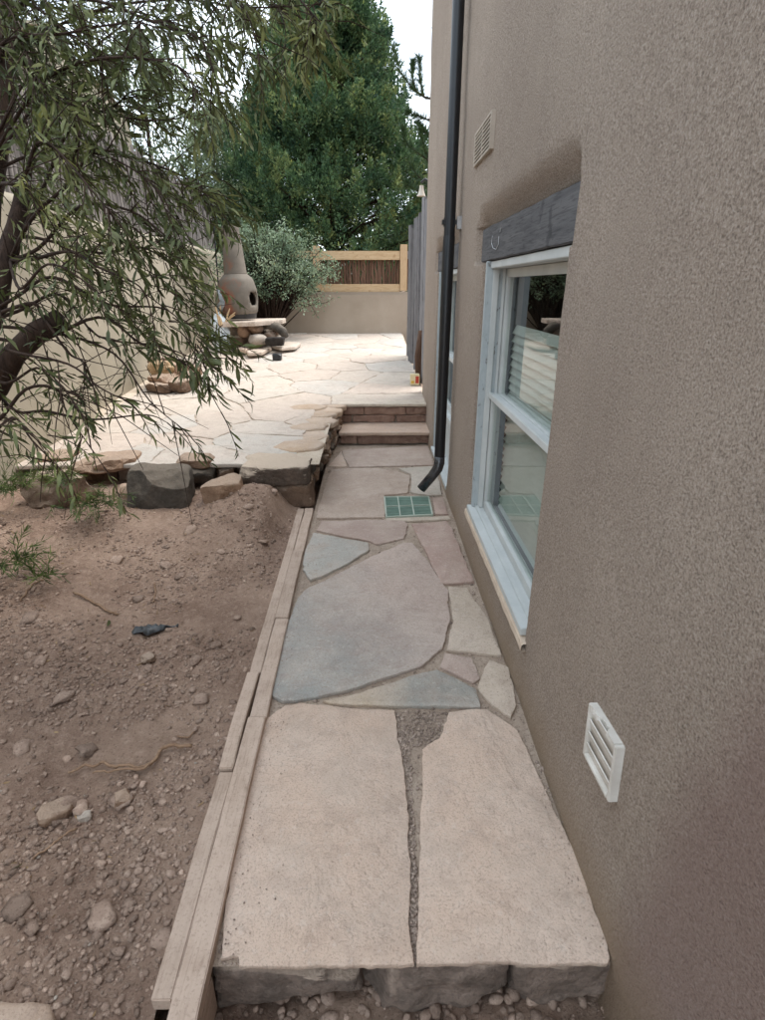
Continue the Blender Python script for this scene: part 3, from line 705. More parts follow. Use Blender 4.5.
# interior
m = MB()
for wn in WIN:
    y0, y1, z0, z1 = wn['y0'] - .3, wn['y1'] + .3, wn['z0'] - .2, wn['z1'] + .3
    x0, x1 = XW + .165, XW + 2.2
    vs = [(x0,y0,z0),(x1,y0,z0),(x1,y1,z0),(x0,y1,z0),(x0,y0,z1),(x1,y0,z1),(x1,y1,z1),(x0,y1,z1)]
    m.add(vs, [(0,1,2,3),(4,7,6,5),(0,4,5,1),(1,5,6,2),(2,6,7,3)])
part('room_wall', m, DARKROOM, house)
for wi, wn in enumerate(WIN):
    y0, y1, z0, z1 = wn['y0'], wn['y1'], wn['z0'], wn['z1']
    # beam over the opening
    m = MB(); zz0, zz1 = (1.622, 1.782); n = 30
    ya, yb = y0 - .05, y1 + .20
    for k in range(n + 1):
        y = ya + (yb - ya) * k / n; e = .003 * noise.noise(Vector((y * 5, wi, 0))); f_ = .003 * noise.noise(Vector((y * 7, wi, 4)))
        m.v += [(XW + .02 + e, y, zz0 + f_), (XW + .17, y, zz0 + f_), (XW + .17, y, zz1), (XW + .02 + e, y, zz1 + f_)]
    for k in range(n):
        for q in range(4): i0 = k * 4 + q; i1 = k * 4 + (q + 1) % 4; m.f.append((i0, i0 + 4, i1 + 4, i1))
    m.f.append((0, 1, 2, 3)); m.f.append(tuple(n * 4 + q for q in (3, 2, 1, 0)))
    part('lintel', m, LINTEL, house, bevel=.004)
    W = thing('window', None, None, (XW + .1, (y0 + y1) / 2 - 3, z0 + .2)); W.parent = house
    W.location = Vector((XW + .1, (y0 + y1) / 2, z0)) - house.location
    for k_ in ('category',):
        if k_ in W: del W[k_]
    def wp(name, a, b, mat=WHITE, bev=.003):
        m_ = MB(); m_.box(a, b); return part(name, m_, mat, W, bevel=bev)
    xo = XW + .012
    wp('jamb', (xo, y1 - .028, z0 + .03), (XW + .14, y1 + .004, z1), PEEL); wp('jamb', (xo + .02, y0 + .022, z0 + .03), (XW + .14, y0 + .05, z1), PEEL)
    wp('head', (xo + .02, y0 + .05, z1 - .035), (XW + .14, y1 - .028, z1 - .002))
    wp('stop', (XW + .045, y1 - .045, z0 + .03), (XW + .075, y1 - .028, z1 - .035)); wp('stop', (XW + .045, y0 + .05, z0 + .03), (XW + .075, y0 + .067, z1 - .035))
    wp('stop', (XW + .095, y1 - .040, z0 + .03), (XW + .11, y1 - .028, z1 - .035))
    wp('sill', (XW - .012, y0 + .03, z0 - .002), (XW + .15, y1 + .01, z0 + .030)); wp('sill_track', (XW + .03, y0 + .05, z0 + .031), (XW + .05, y1 - .03, z0 + .041)); wp('sill_track', (XW + .085, y0 + .05, z0 + .031), (XW + .105, y1 - .03, z0 + .048))
    zs0 = z0 + .032 if wi == 0 else .50
    if wi == 1:
        wp('lower_panel', (XW + .09, y0 + .05, z0 + .05), (XW + .11, y1 - .04, .498)); wp('panel_rail', (XW + .04, y0 + .05, .46), (XW + .112, y1 - .03, .499))
    zm = .955
    ya, yb = y0 + .052, y1 - .032
    for (xa, a0, a1) in ((XW + .078, zs0, zm), (XW + .048 + .064, zm - .03, z1 - .037)):
        st = .042; xa_ = xa; xb = xa + .032
        wp('sash_stile', (xa_, ya, a0), (xb, ya + st, a1)); wp('sash_stile', (xa_, yb - st, a0), (xb, yb, a1))
        wp('sash_rail', (xa_ - .002, ya + st, a0), (xb, yb - st, a0 + (.05 if a0 == zs0 else .034))); wp('sash_rail', (xa_ - .002, ya + st, a1 - .040), (xb, yb - st, a1))
        wp('pane', (xa_ + .014, ya + st - .004, a0 + .02), (xa_ + .018, yb - st + .004, a1 - .02), GLASS, 0)
    wp('meeting_rail', (XW + .062, ya, zm - .026), (XW + .077, yb, zm + .006))
    B = thing('blind', None, None); B.parent = house; B.location = Vector((XW + .175, (y0 + y1) / 2, 1.0)) - house.location
    m_ = MB(); M_ = Matrix.Rotation(R(-62), 4, 'Y'); m_.box((-.024, ya - (y0+y1)/2 + .02, -.0012), (.024, yb - (y0+y1)/2 - .02, .0012), M_)
    sl = m_.mesh('slat', simple('white_blind_slat', srgb(168, 172, 164), srgb(182, 184, 178), 5, .6, 30, 0)); z = zs0 + .03
    while z < 1.30:
        o = link('slat', sl, B); o.location = (0, 0, z - 1.0); z += .041
# plaster lip under the first sill
m = MB(); n = 40
for k in range(n + 1):
    y = 1.76 + 1.40 * k / n; e = .004 * noise.noise(Vector((y * 9, 0, 0)))
    m.v += [(XW - .020 + e, y, .205), (XW + .05, y, .205), (XW + .05, y, .240), (XW - .016 + e * 1.5, y, .238)]
for k in range(n):
    for q in range(4): i0 = k * 4 + q; i1 = k * 4 + (q + 1) % 4; m.f.append((i0, i0 + 4, i1 + 4, i1))
part('sill_plaster', m, simple('pale_raw_plaster', srgb(196, 176, 156), srgb(214, 198, 178), 20, .95, 60, .003), house, bevel=.004)
m = MB(); cm = simple('white_chalk', srgb(150, 152, 154), srgb(196, 198, 198), 90, .9, 60, 0)
def mk(pts, r=.0017):
    for a, b in zip(pts, pts[1:]):
        pa = on_x(*a, XW + .0165); pb = on_x(*b, XW + .0165); m.tube([pa, pb], r, 6)
mk([(492.5, 236), (491.5, 243), (493, 248), (496, 249.5), (498.5, 244), (499, 236)]); mk([(501, 228), (500, 232)])
part('chalk_mark', m, cm, house)
# ------------------------------------------------------------------ downspout
ds = thing('downspout', 'black metal downspout with angled outlet running down the stucco wall', 'downspout', (.50, 4.0, .15))
m = MB(); m.tube([(.512, 4.06, 4.55), (.508, 4.04, 3), (.503, 4.0, 1.75)], .036, 16, wob=.03); part('pipe', m, SPOUT, ds, smooth=True, angle=60)
m = MB(); m.tube([(.503, 4.0, 1.80), (.500, 3.99, 1.73), (.496, 3.98, 1.0), (.494, 3.975, .32)], .0385, 16, wob=.05); part('pipe', m, SPOUT, ds, smooth=True, angle=60)
e = on_z(421, 489, .07)
m = MB(); p0 = Vector((.494, 3.975, .33)); m.tube([p0, p0 + Vector((0, 0, -.05)), p0 + Vector((-.012, -.015, -.09)), p0.lerp(e, .4) + Vector((0, 0, -.055)), e], [.040, .040, .039, .036, .036], 16, cap=False)
mm = simple('crimped_black_elbow', srgb(26, 28, 32), srgb(60, 62, 66), 12, .25, 20, .003, spec=.8)
o = part('outlet_elbow', m, mm, ds, smooth=True); sm = o.modifiers.new('shell', 'SOLIDIFY'); sm.thickness = .003
for z in (1.86, 3.2):
    m = MB(); m.box((.455, 3.985, z), (.552, 4.055, z + .05)); part('strap', m, BLACK, ds, bevel=.012)
    m = MB(); m.box((.545, 3.95, z - .02), (.575, 3.99, z + .055)); part('bracket', m, GALV, ds, bevel=.002)
# ------------------------------------------------------------------ vents
uv = thing('wall_vent', 'small metal register vent with horizontal louvres set in the stucco above the first window', 'vent', (XW, 3.3, 2.18))
VY0, VY1, VZ0, VZ1 = 3.07, 3.53, 2.105, 2.262
vm = simple('beige_vent_metal', srgb(168, 156, 142), srgb(190, 178, 164), 10, .5, 30, .0005)
for a, b in (((XW - .018, VY0, VZ0), (XW + .02, VY0 + .016, VZ1)), ((XW - .018, VY1 - .016, VZ0), (XW + .02, VY1, VZ1)), ((XW - .0175, VY0 + .016, VZ0), (XW + .02, VY1 - .016, VZ0 + .013)), ((XW - .0175, VY0 + .016, VZ1 - .013), (XW + .02, VY1 - .016, VZ1))):
    boxpart('frame', a, b, vm, uv, .002)
boxpart('backing', (XW - .009, VY0 + .01, VZ0 + .01), (XW - .007, VY1 - .01, VZ1 - .01), BLACK, uv, 0)
for k in range(7):
    z = VZ0 + .026 + k * .0178; boxpart('louvre', (XW - .0165, VY0 + .016, z - .0042), (XW - .0095, VY1 - .016, z + .0042), vm, uv, .001)
boxpart('bar', (XW - .0170, (VY0+VY1)/2 - .004, VZ0 + .013), (XW - .0095, (VY0+VY1)/2 + .004, VZ1 - .013), vm, uv, 0)
lv = thing('dryer_vent', 'weathered white louvred vent cover with a chipped top low on the stucco wall', 'vent', (.568, 1.05, .43))
lv.rotation_euler = (R(-5), 0, 0)
wv = simple('chalky_white_plastic', srgb(196, 190, 180), srgb(222, 218, 210), 14, .6, 60, .001)
def lp(name, a, b, bev=.002, M=None, mat=wv):
    m_ = MB(); m_.box(a, b, M); return link(name, m_.mesh(name, mat, bevel=bev), lv)
hw, hh = .084, .079; xf = -.014; xb = .03
lp('frame', (xf, -hw, -hh), (xb, -hw + .012, hh)); lp('frame', (xf, hw - .012, -hh), (xb, hw, hh)); lp('frame', (xf - .001, -hw + .012, -hh), (xb, hw - .012, -hh + .012))
m_ = MB(); n = 16
for k in range(n + 1):       # broken upper lip
    y = -hw + .012 + (2 * hw - .024) * k / n; cut = .012 + .012 * abs(noise.noise(Vector((k * .9, 0, 3)))) + (.012 if 5 < k < 11 else 0)
    m_.v += [(xf + (.010 if 5 < k < 11 else 0), y, hh - .012), (xb, y, hh - .012), (xb, y, hh), (xf + cut * .8 - .01, y, hh + .001)]
for k in range(n):
    for q in range(4): i0 = k * 4 + q; i1 = k * 4 + (q + 1) % 4; m_.f.append((i0, i0 + 4, i1 + 4, i1))
m_.f += [(0, 1, 2, 3), tuple(n * 4 + q for q in (3, 2, 1, 0))]
link('chipped_lip', m_.mesh('chipped_lip', wv), lv)
lp('backing', (-.004, -hw + .01, -hh + .01), (.0, hw - .01, hh - .01), 0, mat=vm)
for k in range(4):
    z = -.052 + k * .036; M = Matrix.Translation((-.006, 0, z)) @ Matrix.Rotation(R(74), 4, 'Y'); lp('louvre', (-.020, -hw + .013, -.0015), (.018, hw - .013, .0015), 0, M)
# small lamp at the far corner of the house
cl = thing('wall_lamp', 'small pale conical lamp on the far corner of the house above the plank fence', 'lamp', (.55, 6.66, 2.50))
pc = cp(423, 182, 6.9); 
m = MB(); m.lathe([(.0, .09), (.02, .09), (.026, .04), (.045, -.01), (.042, -.01), (.0, .03)], 14, Matrix.Translation(Vector((.53, 6.72, 2.40)))); part('shade', m, simple('pale_lamp_metal', srgb(196, 184, 168), srgb(210, 200, 186), 9, .5, 20, 0), cl, smooth=True, angle=40)
m = MB(); m.tube([(.53, 6.72, 2.52), (.56, 6.66, 2.54), (.66, 6.62, 2.48)], .012, 8); part('bracket', m, BLACK, cl)
# ------------------------------------------------------------------ drain grate
gr = thing('drain_grate', 'green drain grate with pale bars set in the flagstone path below the downspout', 'grate', (.15, 3.7, 0))
q = [on_z(*p, .004) for p in ((384.5, 497), (428.5, 496.5), (432.5, 514.5), (386.5, 517))]     # far-left, far-right, near-right, near-left
def gp(u, v): return q[3].lerp(q[2], u).lerp(q[0].lerp(q[1], u), v)
pale = simple('pale_green_plastic', srgb(164, 176, 160), srgb(188, 194, 180), 12, .6, 30, .0005)
grn = simple('green_plastic', srgb(116, 142, 128), srgb(138, 160, 146), 14, .5, 40, .0006, amt=.2)
dk = simple('dark_drain', srgb(18, 28, 22), srgb(24, 34, 28), 5, .9, 10, 0)
def bar(name, u0, v0, u1, v1, wd, z0, z1, mat):
    a = gp(u0, v0); b = gp(u1, v1); d = (b - a).normalized(); s_ = Vector((-d.y, d.x, 0)) * wd / 2
    m_ = MB(); vs = [a - s_, b - s_, b + s_, a + s_]
    m_.add([(p.x, p.y, z0) for p in vs] + [(p.x, p.y, z1) for p in vs], [(0,3,2,1),(4,5,6,7),(0,1,5,4),(1,2,6,5),(2,3,7,6),(3,0,4,7)])
    return part(name, m_, mat, gr, bevel=.0008)
m = MB(); vs = [gp(0, 0), gp(1, 0), gp(1, 1), gp(0, 1)]; m.add([(p.x, p.y, -.018) for p in vs] + [(p.x, p.y, -.008) for p in vs], [(0,3,2,1),(4,5,6,7),(0,1,5,4),(1,2,6,5),(2,3,7,6),(3,0,4,7)]); part('drain_pan', m, dk, gr)
for args in ((0, 0, 1, 0), (0, 1, 1, 1), (0, 0, 0, 1), (1, 0, 1, 1)): bar('frame', *args, .010, -.012, .008, pale)
for u in (.30, .6, ): bar('crossbar', u, 0.02, u, .98, .008, -.01, .0085, pale)
bar('crossbar', .02, .52, .98, .52, .006, -.01, .0075, pale)
for k in range(1, 20):
    if k in (10,): continue
    bar('slat', .02, k / 20, .98, k / 20, .0072, -.008, .0045, grn)
# ================================================================== BACK OF THE PATIO
terra = None
def chim_mat():
    m, t, b = nodes_mat('sooty_terracotta'); P = coord(t, 'Object')
    xyz = t.nodes.new('ShaderNodeSeparateXYZ'); t.links.new(P, xyz.inputs[0])
    f = math_(t, 'ADD', tex(t, P, 3.2, 5, .6), math_(t, 'MULTIPLY', math_(t, 'ADD', xyz.outputs['X'], math_(t, 'MULTIPLY', xyz.outputs['Z'], .25)), .55))
    c = ramp(t, f, (.38, srgb(128, 76, 56)), (.48, srgb(112, 88, 74)), (.56, srgb(100, 92, 82)), (.85, srgb(124, 114, 102)))
    t.links.new(c, b.inputs['Base Color']); b.inputs['Roughness'].default_value = .85; bump(t, b, [(tex(t, P, 12, 5), .5, .006)]); return m
CH = chim_mat()
tb = on_p(250, 349); TY = tb.y; tz = on_y(250, 320, TY).z
ch = thing('chiminea', 'clay chiminea with tall tapered neck and round sooty belly on the stone slab table', 'chiminea')
def hy(py): return on_y(240, py, TY).z
def wx(px): return on_y(px, 300, TY).x
cx = wx(239); ch.location = (cx, TY, tz)
us = (wx(246) - wx(240)) / 6 * .9
zz = lambda py: hy(py) - tz
prof = [(us*14, zz(316)), (us*18, zz(311)), (us*19.5, zz(300)), (us*19, zz(290)), (us*16.5, zz(281)), (us*12, zz(276.5)), (us*10.5, zz(275.5)), (us*10, zz(272)), (us*8.5, zz(250)), (us*7, zz(231)), (us*7.4, zz(229)), (us*7.2, zz(227.5)), (us*5.2, zz(227.5)), (us*5, zz(240))]
prof2 = []
for (a, b) in zip(prof, prof[1:]):
    for k in range(4): prof2.append((a[0] + (b[0] - a[0]) * k / 4, a[1] + (b[1] - a[1]) * k / 4))
prof2.append(prof[-1]); m = MB(); m.lathe(prof2, 64)
# leave the mouth open towards the right-front
cen = Vector((math.cos(R(-22)), math.sin(R(-22)), 0)) * us * 18.5 + Vector((0, 0, zz(299)))
keep = [f for f in m.f if (sum((Vector(m.v[i]) for i in f), Vector()) / len(f) - cen).length > us * 7.9]
m.f = keep; me = m.mesh('body', CH, smooth=True, angle=50); o = link('body', me, ch); s_ = o.modifiers.new('shell', 'SOLIDIFY'); s_.thickness = -.03
o.rotation_euler = (0, R(-1.5), 0)
m = MB(); ring = []
ax = Vector((math.cos(R(-22)), math.sin(R(-22)), 0)); sd_ = Vector((-ax.y, ax.x, 0))
for k in range(25):
    a = k / 24 * 2 * math.pi; ring.append(ax * us * (16.6 + 1.1 * (1 - math.sin(a)) * .8) + sd_ * us * 8.0 * math.cos(a) + Vector((0, 0, zz(299) + us * 8.8 * math.sin(a))))
m.tube(ring, us * 1.35, 8, cap=False); link('mouth_rim', m.mesh('mouth_rim', CH, smooth=True), ch)
m = MB(); m.lathe([(us*15, zz(318.5)), (us*17.5, zz(318)), (us*18.5, zz(313)), (us*20, zz(310.5)), (us*19.4, zz(310.5)), (us*15, zz(316))], 24); link('iron_stand', m.mesh('iron_stand', BLACK, smooth=True, angle=40), ch)
tbl = thing('stone_table', 'low table of one thick pale slab resting on stacked round river stones', 'stone table', (tb.x, TY, pz(TY)))
e0 = [(wx(223), TY - .40), (wx(258), TY - .42), (wx(281), TY - .05), (wx(282), TY + .25), (wx(250), TY + .45), (wx(222), TY + .35)]
o = slab('table_slab', e0, lambda x, y: tz - .004 + .03 * (x - cx), .075, FLAG, tbl, srgb(198, 182, 166), jit=.02, bev=.012, seed=44); o.location = -tbl.location
def pxrock(px0, py0, px1, py1, dy, sd, mat, name='stone', parent=tbl, depth=1.0, box=2.3, **k):
    Y = TY + dy; a = on_y(px0, py1, Y); b = on_y(px1, py0, Y)
    sx, sz = b.x - a.x, b.z - a.z
    mm = rock(sx, max(sx, sz) * depth, sz, sd, box=box, sub=3, cuts=k.get('cuts', 2), rough=.03, loc=((a.x+b.x)/2, Y, (a.z+b.z)/2))
    if parent is None:
        me = mm.mesh(name, mat, smooth=True, angle=60 if box < 4 else 32); o_ = link(name, me); l = Vector(((a.x+b.x)/2, Y, (a.z+b.z)/2)); me.transform(Matrix.Translation(-l)); o_.location = l; return o_
    return part(name, mm, mat, parent, smooth=True, angle=60)
for i, (a, b, c_, d_, dy) in enumerate(((249, 334, 267, 346, -.30), (248, 322, 263, 334, -.22), (238, 323, 250, 338, -.2), (233, 334, 247, 347, -.1), (263, 322, 272, 334, -.1), (264, 331, 276, 341, -.12), (240, 336, 252, 349, .1), (256, 334, 272, 348, .15), (230, 325, 242, 338, .15), (245, 322, 262, 335, .2), (226, 336, 236, 349, .1), (268, 322, 280, 336, .1), (270, 335, 283, 348, .12))):
    pxrock(a, b, c_, d_, dy, 100 + i, [ROCK_PALE, ROCK_RED, ROCK_TAN, ROCK_RED][i % 4] if i else ROCK_PALE)
def tg2(o, *a, **k): tag(o, *a, **k)
tg2(pxrock(266, 337, 286, 346, -.42, 140, simple('charred_wood', srgb(34, 30, 28), srgb(60, 54, 50), 12, .9, 30, .004), 'charred_log', None, box=7, depth=.5), 'dark charred block lying right of the round stones', 'log')
m = MB(); pts = [on_y(px_, py_, TY - .15) for px_, py_ in ((264, 327), (270, 325), (277, 327), (283, 332), (286, 338))]
m.tube(pts, [.05, .07, .075, .07, .05], 10, wob=.15); o = link('curved_stone', m.mesh('curved_stone', ROCK_GREY, smooth=True)); tag(o, 'grey curved edging piece leaning on the stones under the slab table', 'edging stone')
def flat(px, c, label, dz=.04, th=.05):
    poly = [tuple(on_p(*p)[:2]) for p in px]; cxx = sum(p[0] for p in poly) / len(poly); cy = sum(p[1] for p in poly) / len(poly)
    o = slab('loose_flagstone', [(p[0] - cxx, p[1] - cy) for p in poly], lambda x, y: dz, th, FLAG, None, c, jit=.01, bev=.008, seed=len(px) + int(px[0][0]))
    o.location = (cxx, cy, pz(cy) + .012); tag(o, label, 'flagstone', 'loose flagstones lying by the chiminea')
flat([(272, 350), (288, 343.5), (301, 346), (296, 352), (282, 354)], srgb(206, 192, 176), 'pale loose flagstone with a point, rightmost by the chiminea', .06)
flat([(247, 356), (263, 349), (272, 351), (262, 358), (249, 359)], srgb(196, 178, 160), 'loose flagstone in front of the pale round stone under the table', .06, .05)
flat([(236, 354), (245, 349), (252, 351), (246, 356.5)], srgb(186, 164, 146), 'small loose flagstone nearest the plastic bag', .07, .06)
flat([(256, 349), (268, 345), (276, 347), (266, 351)], srgb(190, 172, 156), 'loose flagstone lying just behind the black cube', .03, .03)
o = pxrock(273, 353.5, 281.5, 360, -1.05, 141, BLACK, 'black_block', None, box=12, cuts=0); tag(o, 'small black cube sitting alone on the patio before the loose flagstones', 'block')
# plastic bag and scraps
bg_ = on_p(222, 352); V, Fc = ico(4)
m = MB(); vs = []
for p in V:
    v = Vector(p); r = 1 + .35 * noise.fractal(v * 2.2 + Vector((3, 1, 0)), 1, 2, 4)
    vs.append((v.x * .15 * r, v.y * .15 * r, (v.z * .30 + .28) * (1 + .15 * noise.noise(v * 4))))
m.add(vs, Fc); bagm = simple('white_blue_plastic', srgb(176, 190, 198), srgb(222, 224, 220), 5, .35, 12, .02, spec=.5)
o = link('plastic_bag', m.mesh('plastic_bag', bagm, smooth=True)); o.location = (bg_.x, bg_.y, pz(bg_.y)); tag(o, 'crumpled whitish blue plastic bag against the garden wall left of the table', 'bag')
m = MB(); rs = random.Random(8)
for k in range(9):
    a = Vector((rs.uniform(-.1, .1), rs.uniform(-.1, .1), 0)); b = a + Vector((rs.uniform(-.12, .2), rs.uniform(-.05, .05), rs.uniform(.12, .3))); m.tube([a, (a + b) / 2 + Vector((0, 0, .03)), b], [.02, .016, .008], 5)
o = link('kindling', m.mesh('kindling', NEWWOOD)); o.location = (bg_.x + .10, bg_.y - .05, pz(bg_.y) + .42); tag(o, 'handful of orange brown kindling sticking out of the plastic bag', 'kindling')
m = MB(); m.tube([(0, 0, .0), (.12, 0, .14), (.02, .02, .32)], [.06, .075, .03], 8, wob=.5); o = link('folded_tarp', m.mesh('folded_tarp', simple('grey_tarp', srgb(96, 104, 108), srgb(170, 176, 176), 9, .5, 20, .01), smooth=True)); o.location = (bg_.x - .02, bg_.y + .1, pz(bg_.y) + .62); tag(o, 'grey folded cloth on top of the bag beside the chiminea belly', 'cloth')
# stone ringed heap
hp = on_p(175, 392); heap = thing('rock_pile', 'heap of rough red brown rocks with one golden stone against the cream wall', 'rock pile', (hp.x, hp.y, pz(hp.y)))
rs = random.Random(4)
GOLD = rockmat('golden_stone', srgb(150, 122, 88), srgb(190, 160, 122), srgb(206, 184, 158), .4)
for (a, b, c_, d_, dy, mt) in ((149, 383, 172, 392.5, 0, ROCK_RED), (168, 380, 190, 391, .0, ROCK_RED), (153, 374, 180, 386, .16, ROCK_TAN), (152, 362, 173, 377, .26, GOLD), (151, 357, 172, 368, .42, ROCK_RED), (170, 364, 186, 380, .32, ROCK_TAN), (184, 372, 198, 386, .2, ROCK_RED), (186, 366, 200, 376, .45, ROCK_TAN), (174, 358, 190, 370, .6, ROCK_PALE)):
    Y = hp.y + dy; p = on_y(a, d_, Y); q_ = on_y(c_, b, Y); sx, sz = q_.x - p.x, q_.z - p.z
    part('rock', rock(sx * 1.08, sx * .9, sz * 1.1, rs.randint(0, 999), box=5, sub=4, cuts=10, rough=.13, loc=((p.x+q_.x)/2, Y, (p.z+q_.z)/2)), mt, heap, smooth=True, angle=20)
# garden torch
tp = cp(213, 206, 1); TYY = 9.9; t0 = on_y(213, 245, TYY); t1 = on_y(213, 218, TYY)
gt = thing('garden_torch', 'black bowl shaped garden torch on a thin pole before the coyote fence', 'torch', (t0.x, TYY, pz(TYY)))
uu = on_y(214, 210, TYY).x - on_y(213, 210, TYY).x
m = MB(); m.tube([(t0.x, TYY, pz(TYY)), (t1.x, TYY, t1.z)], .012, 8); part('pole', m, BLACK, gt)
m = MB(); m.lathe([(.012, 0), (uu*3, uu*3), (uu*7, uu*6), (uu*9, uu*9.5), (uu*8.6, uu*9.5), (uu*3, uu*5.5), (0, uu*5)], 16, Matrix.Translation(t1)); part('bowl', m, BLACK, gt, smooth=True, angle=50)
m = MB(); m.lathe([(uu*3.5, uu*6), (uu*4, uu*11), (uu*2.5, uu*13), (0, uu*13.5)], 12, Matrix.Translation(t1)); part('burner', m, BLACK, gt, smooth=True, angle=50)
# small box by the plank fence
b0 = on_p(416, 374); bx_ = thing('small_carton', 'small cream carton with red and yellow print at the foot of the plank fence', 'carton', (.52, 6.78, pz(6.8)))
boxpart('box', (.46, 6.84, pz(6.8) + .008), (.57, 6.94, pz(6.8) + .135), simple('cream_card', srgb(214, 200, 160), srgb(222, 208, 170), 9, .7, 10, 0), bx_)
boxpart('red_print', (.52, 6.8385, pz(6.8) + .03), (.562, 6.84, pz(6.8) + .115), simple('red_print_ink', srgb(168, 60, 46), srgb(180, 74, 56), 9, .7, 10, 0), bx_, 0)
boxpart('yellow_print', (.468, 6.8385, pz(6.8) + .03), (.505, 6.84, pz(6.8) + .06), simple('yellow_print_ink', srgb(206, 168, 70), srgb(210, 174, 84), 9, .7, 10, 0), bx_, 0)
m = MB(); m.tube([(.60, 7.0, pz(7)), (.575, 7.06, .7), (.60, 7.1, 1.0)], [.06, .07, .04], 9, wob=.6); o = link('old_stump', m.mesh('old_stump', BARKSTICK, smooth=True)); tag(o, 'dark gnarled piece of wood leaning on the plank fence behind the carton', 'wood')
# ================================================================== CLODS, GRIT, ROOTS
def scatter(name, mat, items, sub, seed, kind='stuff', flat=.7, jit=.28, parent=None, angle=None):
    V, Fc = ico(sub); V = np.array(V); Fc = np.array(Fc); g = np.random.default_rng(seed)
    n = len(items); k = len(V)
    P = np.array([i[:3] for i in items]); r = np.array([i[3] for i in items])
    A = V[None] * (1 + g.uniform(-jit, jit, (n, k, 1)))
    A *= (g.uniform(.65, 1.25, (n, 1, 3)) * np.array([1, 1, flat]))
    th = g.uniform(0, 6.28, n); ph = g.uniform(-.5, .5, n)
    c, s_ = np.cos(ph)[:, None], np.sin(ph)[:, None]
    y, z = A[..., 1] * c - A[..., 2] * s_, A[..., 1] * s_ + A[..., 2] * c
    c, s_ = np.cos(th)[:, None], np.sin(th)[:, None]
    x2, y2 = A[..., 0] * c - y * s_, A[..., 0] * s_ + y * c
    Q = np.stack([x2, y2, z], -1) * r[:, None, None] + P[:, None, :]
    verts = Q.reshape(-1, 3); faces = (Fc[None] + (np.arange(n) * k)[:, None, None]).reshape(-1, 3)
    me = bpy.data.meshes.new(name); me.vertices.add(len(verts)); me.vertices.foreach_set('co', verts.ravel())
    me.loops.add(faces.size); me.loops.foreach_set('vertex_index', faces.ravel().astype(np.int32))
    me.polygons.add(len(faces)); me.polygons.foreach_set('loop_start', np.arange(0, faces.size, 3, dtype=np.int32)); me.polygons.foreach_set('loop_total', np.full(len(faces), 3, dtype=np.int32))
    me.update(); me.validate(); me.materials.append(mat)
    if angle:
        me.polygons.foreach_set('use_smooth', [True] * len(me.polygons)); me.set_sharp_from_angle(angle=R(angle))
    o = link(name, me, parent); return tag(o, kind=kind)
rs = random.Random(21)
def dirt_items(n, r0, r1, pw, clus, ymin=.45, ymax=3.8):
    it = []
    while len(it) < n:
        y = ymin + (ymax - ymin) * rs.random() ** 1.25; x = -.52 - rs.random() ** .9 * (.9 + .75 * y)
        if x > LX(y) - .01: continue
        if noise.noise(Vector((x * 2.3, y * 2.3, 4))) + .35 * noise.noise(Vector((x * 8, y * 8, 0))) < clus + rs.uniform(-.25, .25): continue
        r = r0 + (r1 - r0) * rs.random() ** pw
        it.append((x, y, dirt_z(x, y) + r * .15, r))
    return it
tag(scatter('small_clods', CRUMB, dirt_items(19000, .0035, .011, 2.2, -.15), 1, 1, jit=.4), 'small crumbs of dry brown soil over the dug bed', 'soil')
tag(scatter('medium_clods', CRUMB, dirt_items(4600, .005, .017, 3.2, -.02), 1, 2, jit=.4), 'lumps of dry brown soil over the dug bed', 'soil')
CLOD = rockmat('soil_lump', srgb(112, 86, 70), srgb(152, 122, 100), srgb(166, 138, 116), .4, 12)
tag(scatter('white_grit', ROCK_PALE, dirt_items(160, .003, .006, 2, -.4), 1, 3), 'pale grains of grit among the soil', 'grit')
big = []
for px_, py_, r in ((58, 797, .045), (78, 796, .024), (120, 793, .026), (72, 806, .02), (150, 470, .0), (62, 690, .035), (40, 660, .03), (145, 650, .03), (200, 690, .028), (30, 615, .04), (85, 740, .025),
                    (178, 560, .026), (220, 545, .022), (165, 553, .03), (115, 552, .03), (135, 580, .024), (215, 640, .026), (195, 655, .03), (235, 600, .02), (100, 905, .028), (15, 895, .03), (160, 930, .02), (20, 740, .03), (190, 530, .035), (250, 520, .03), (262, 535, .028), (275, 500, .03)):
    if r == 0: continue
    p = on_z(px_, py_, .03 if py_ > 600 else .1); big.append((p.x, p.y, dirt_z(p.x, p.y) + r * .2, r * 1.15))
for _ in range(4):
    y = rs.uniform(.8, 3.7); x = -.6 - rs.random() * (.5 + .8 * y); r = rs.uniform(.018, .04); big.append((x, y, dirt_z(x, y) + r * .15, r))
tag(scatter('large_clods', CRUMB, big, 2, 5, jit=.27, flat=.48), 'fist sized lumps of soil over the dug bed', 'soil')
for px_, py_, s_, lab, sd, mt in ((52, 800, (.10, .075, .05), 'long tan clod lying at the end of the curved root in the dirt', 31, ROCK_TAN),
                      (120, 792, (.055, .05, .045), 'pale rounded stone just below the curved root', 32, ROCK_TAN), (80, 803, (.045, .04, .03), 'small pale stone touching the long tan clod', 33, ROCK_PALE),
                      (147, 655, (.06, .05, .04), 'reddish stone below the black plastic scrap', 34, ROCK_RED)):
    p = on_z(px_, py_, .03); lone('stone', lab, 'stone', mt, (p.x, p.y, dirt_z(p.x, p.y) + s_[2] * .25), s_, sd, rot=.5, box=3, cuts=6)
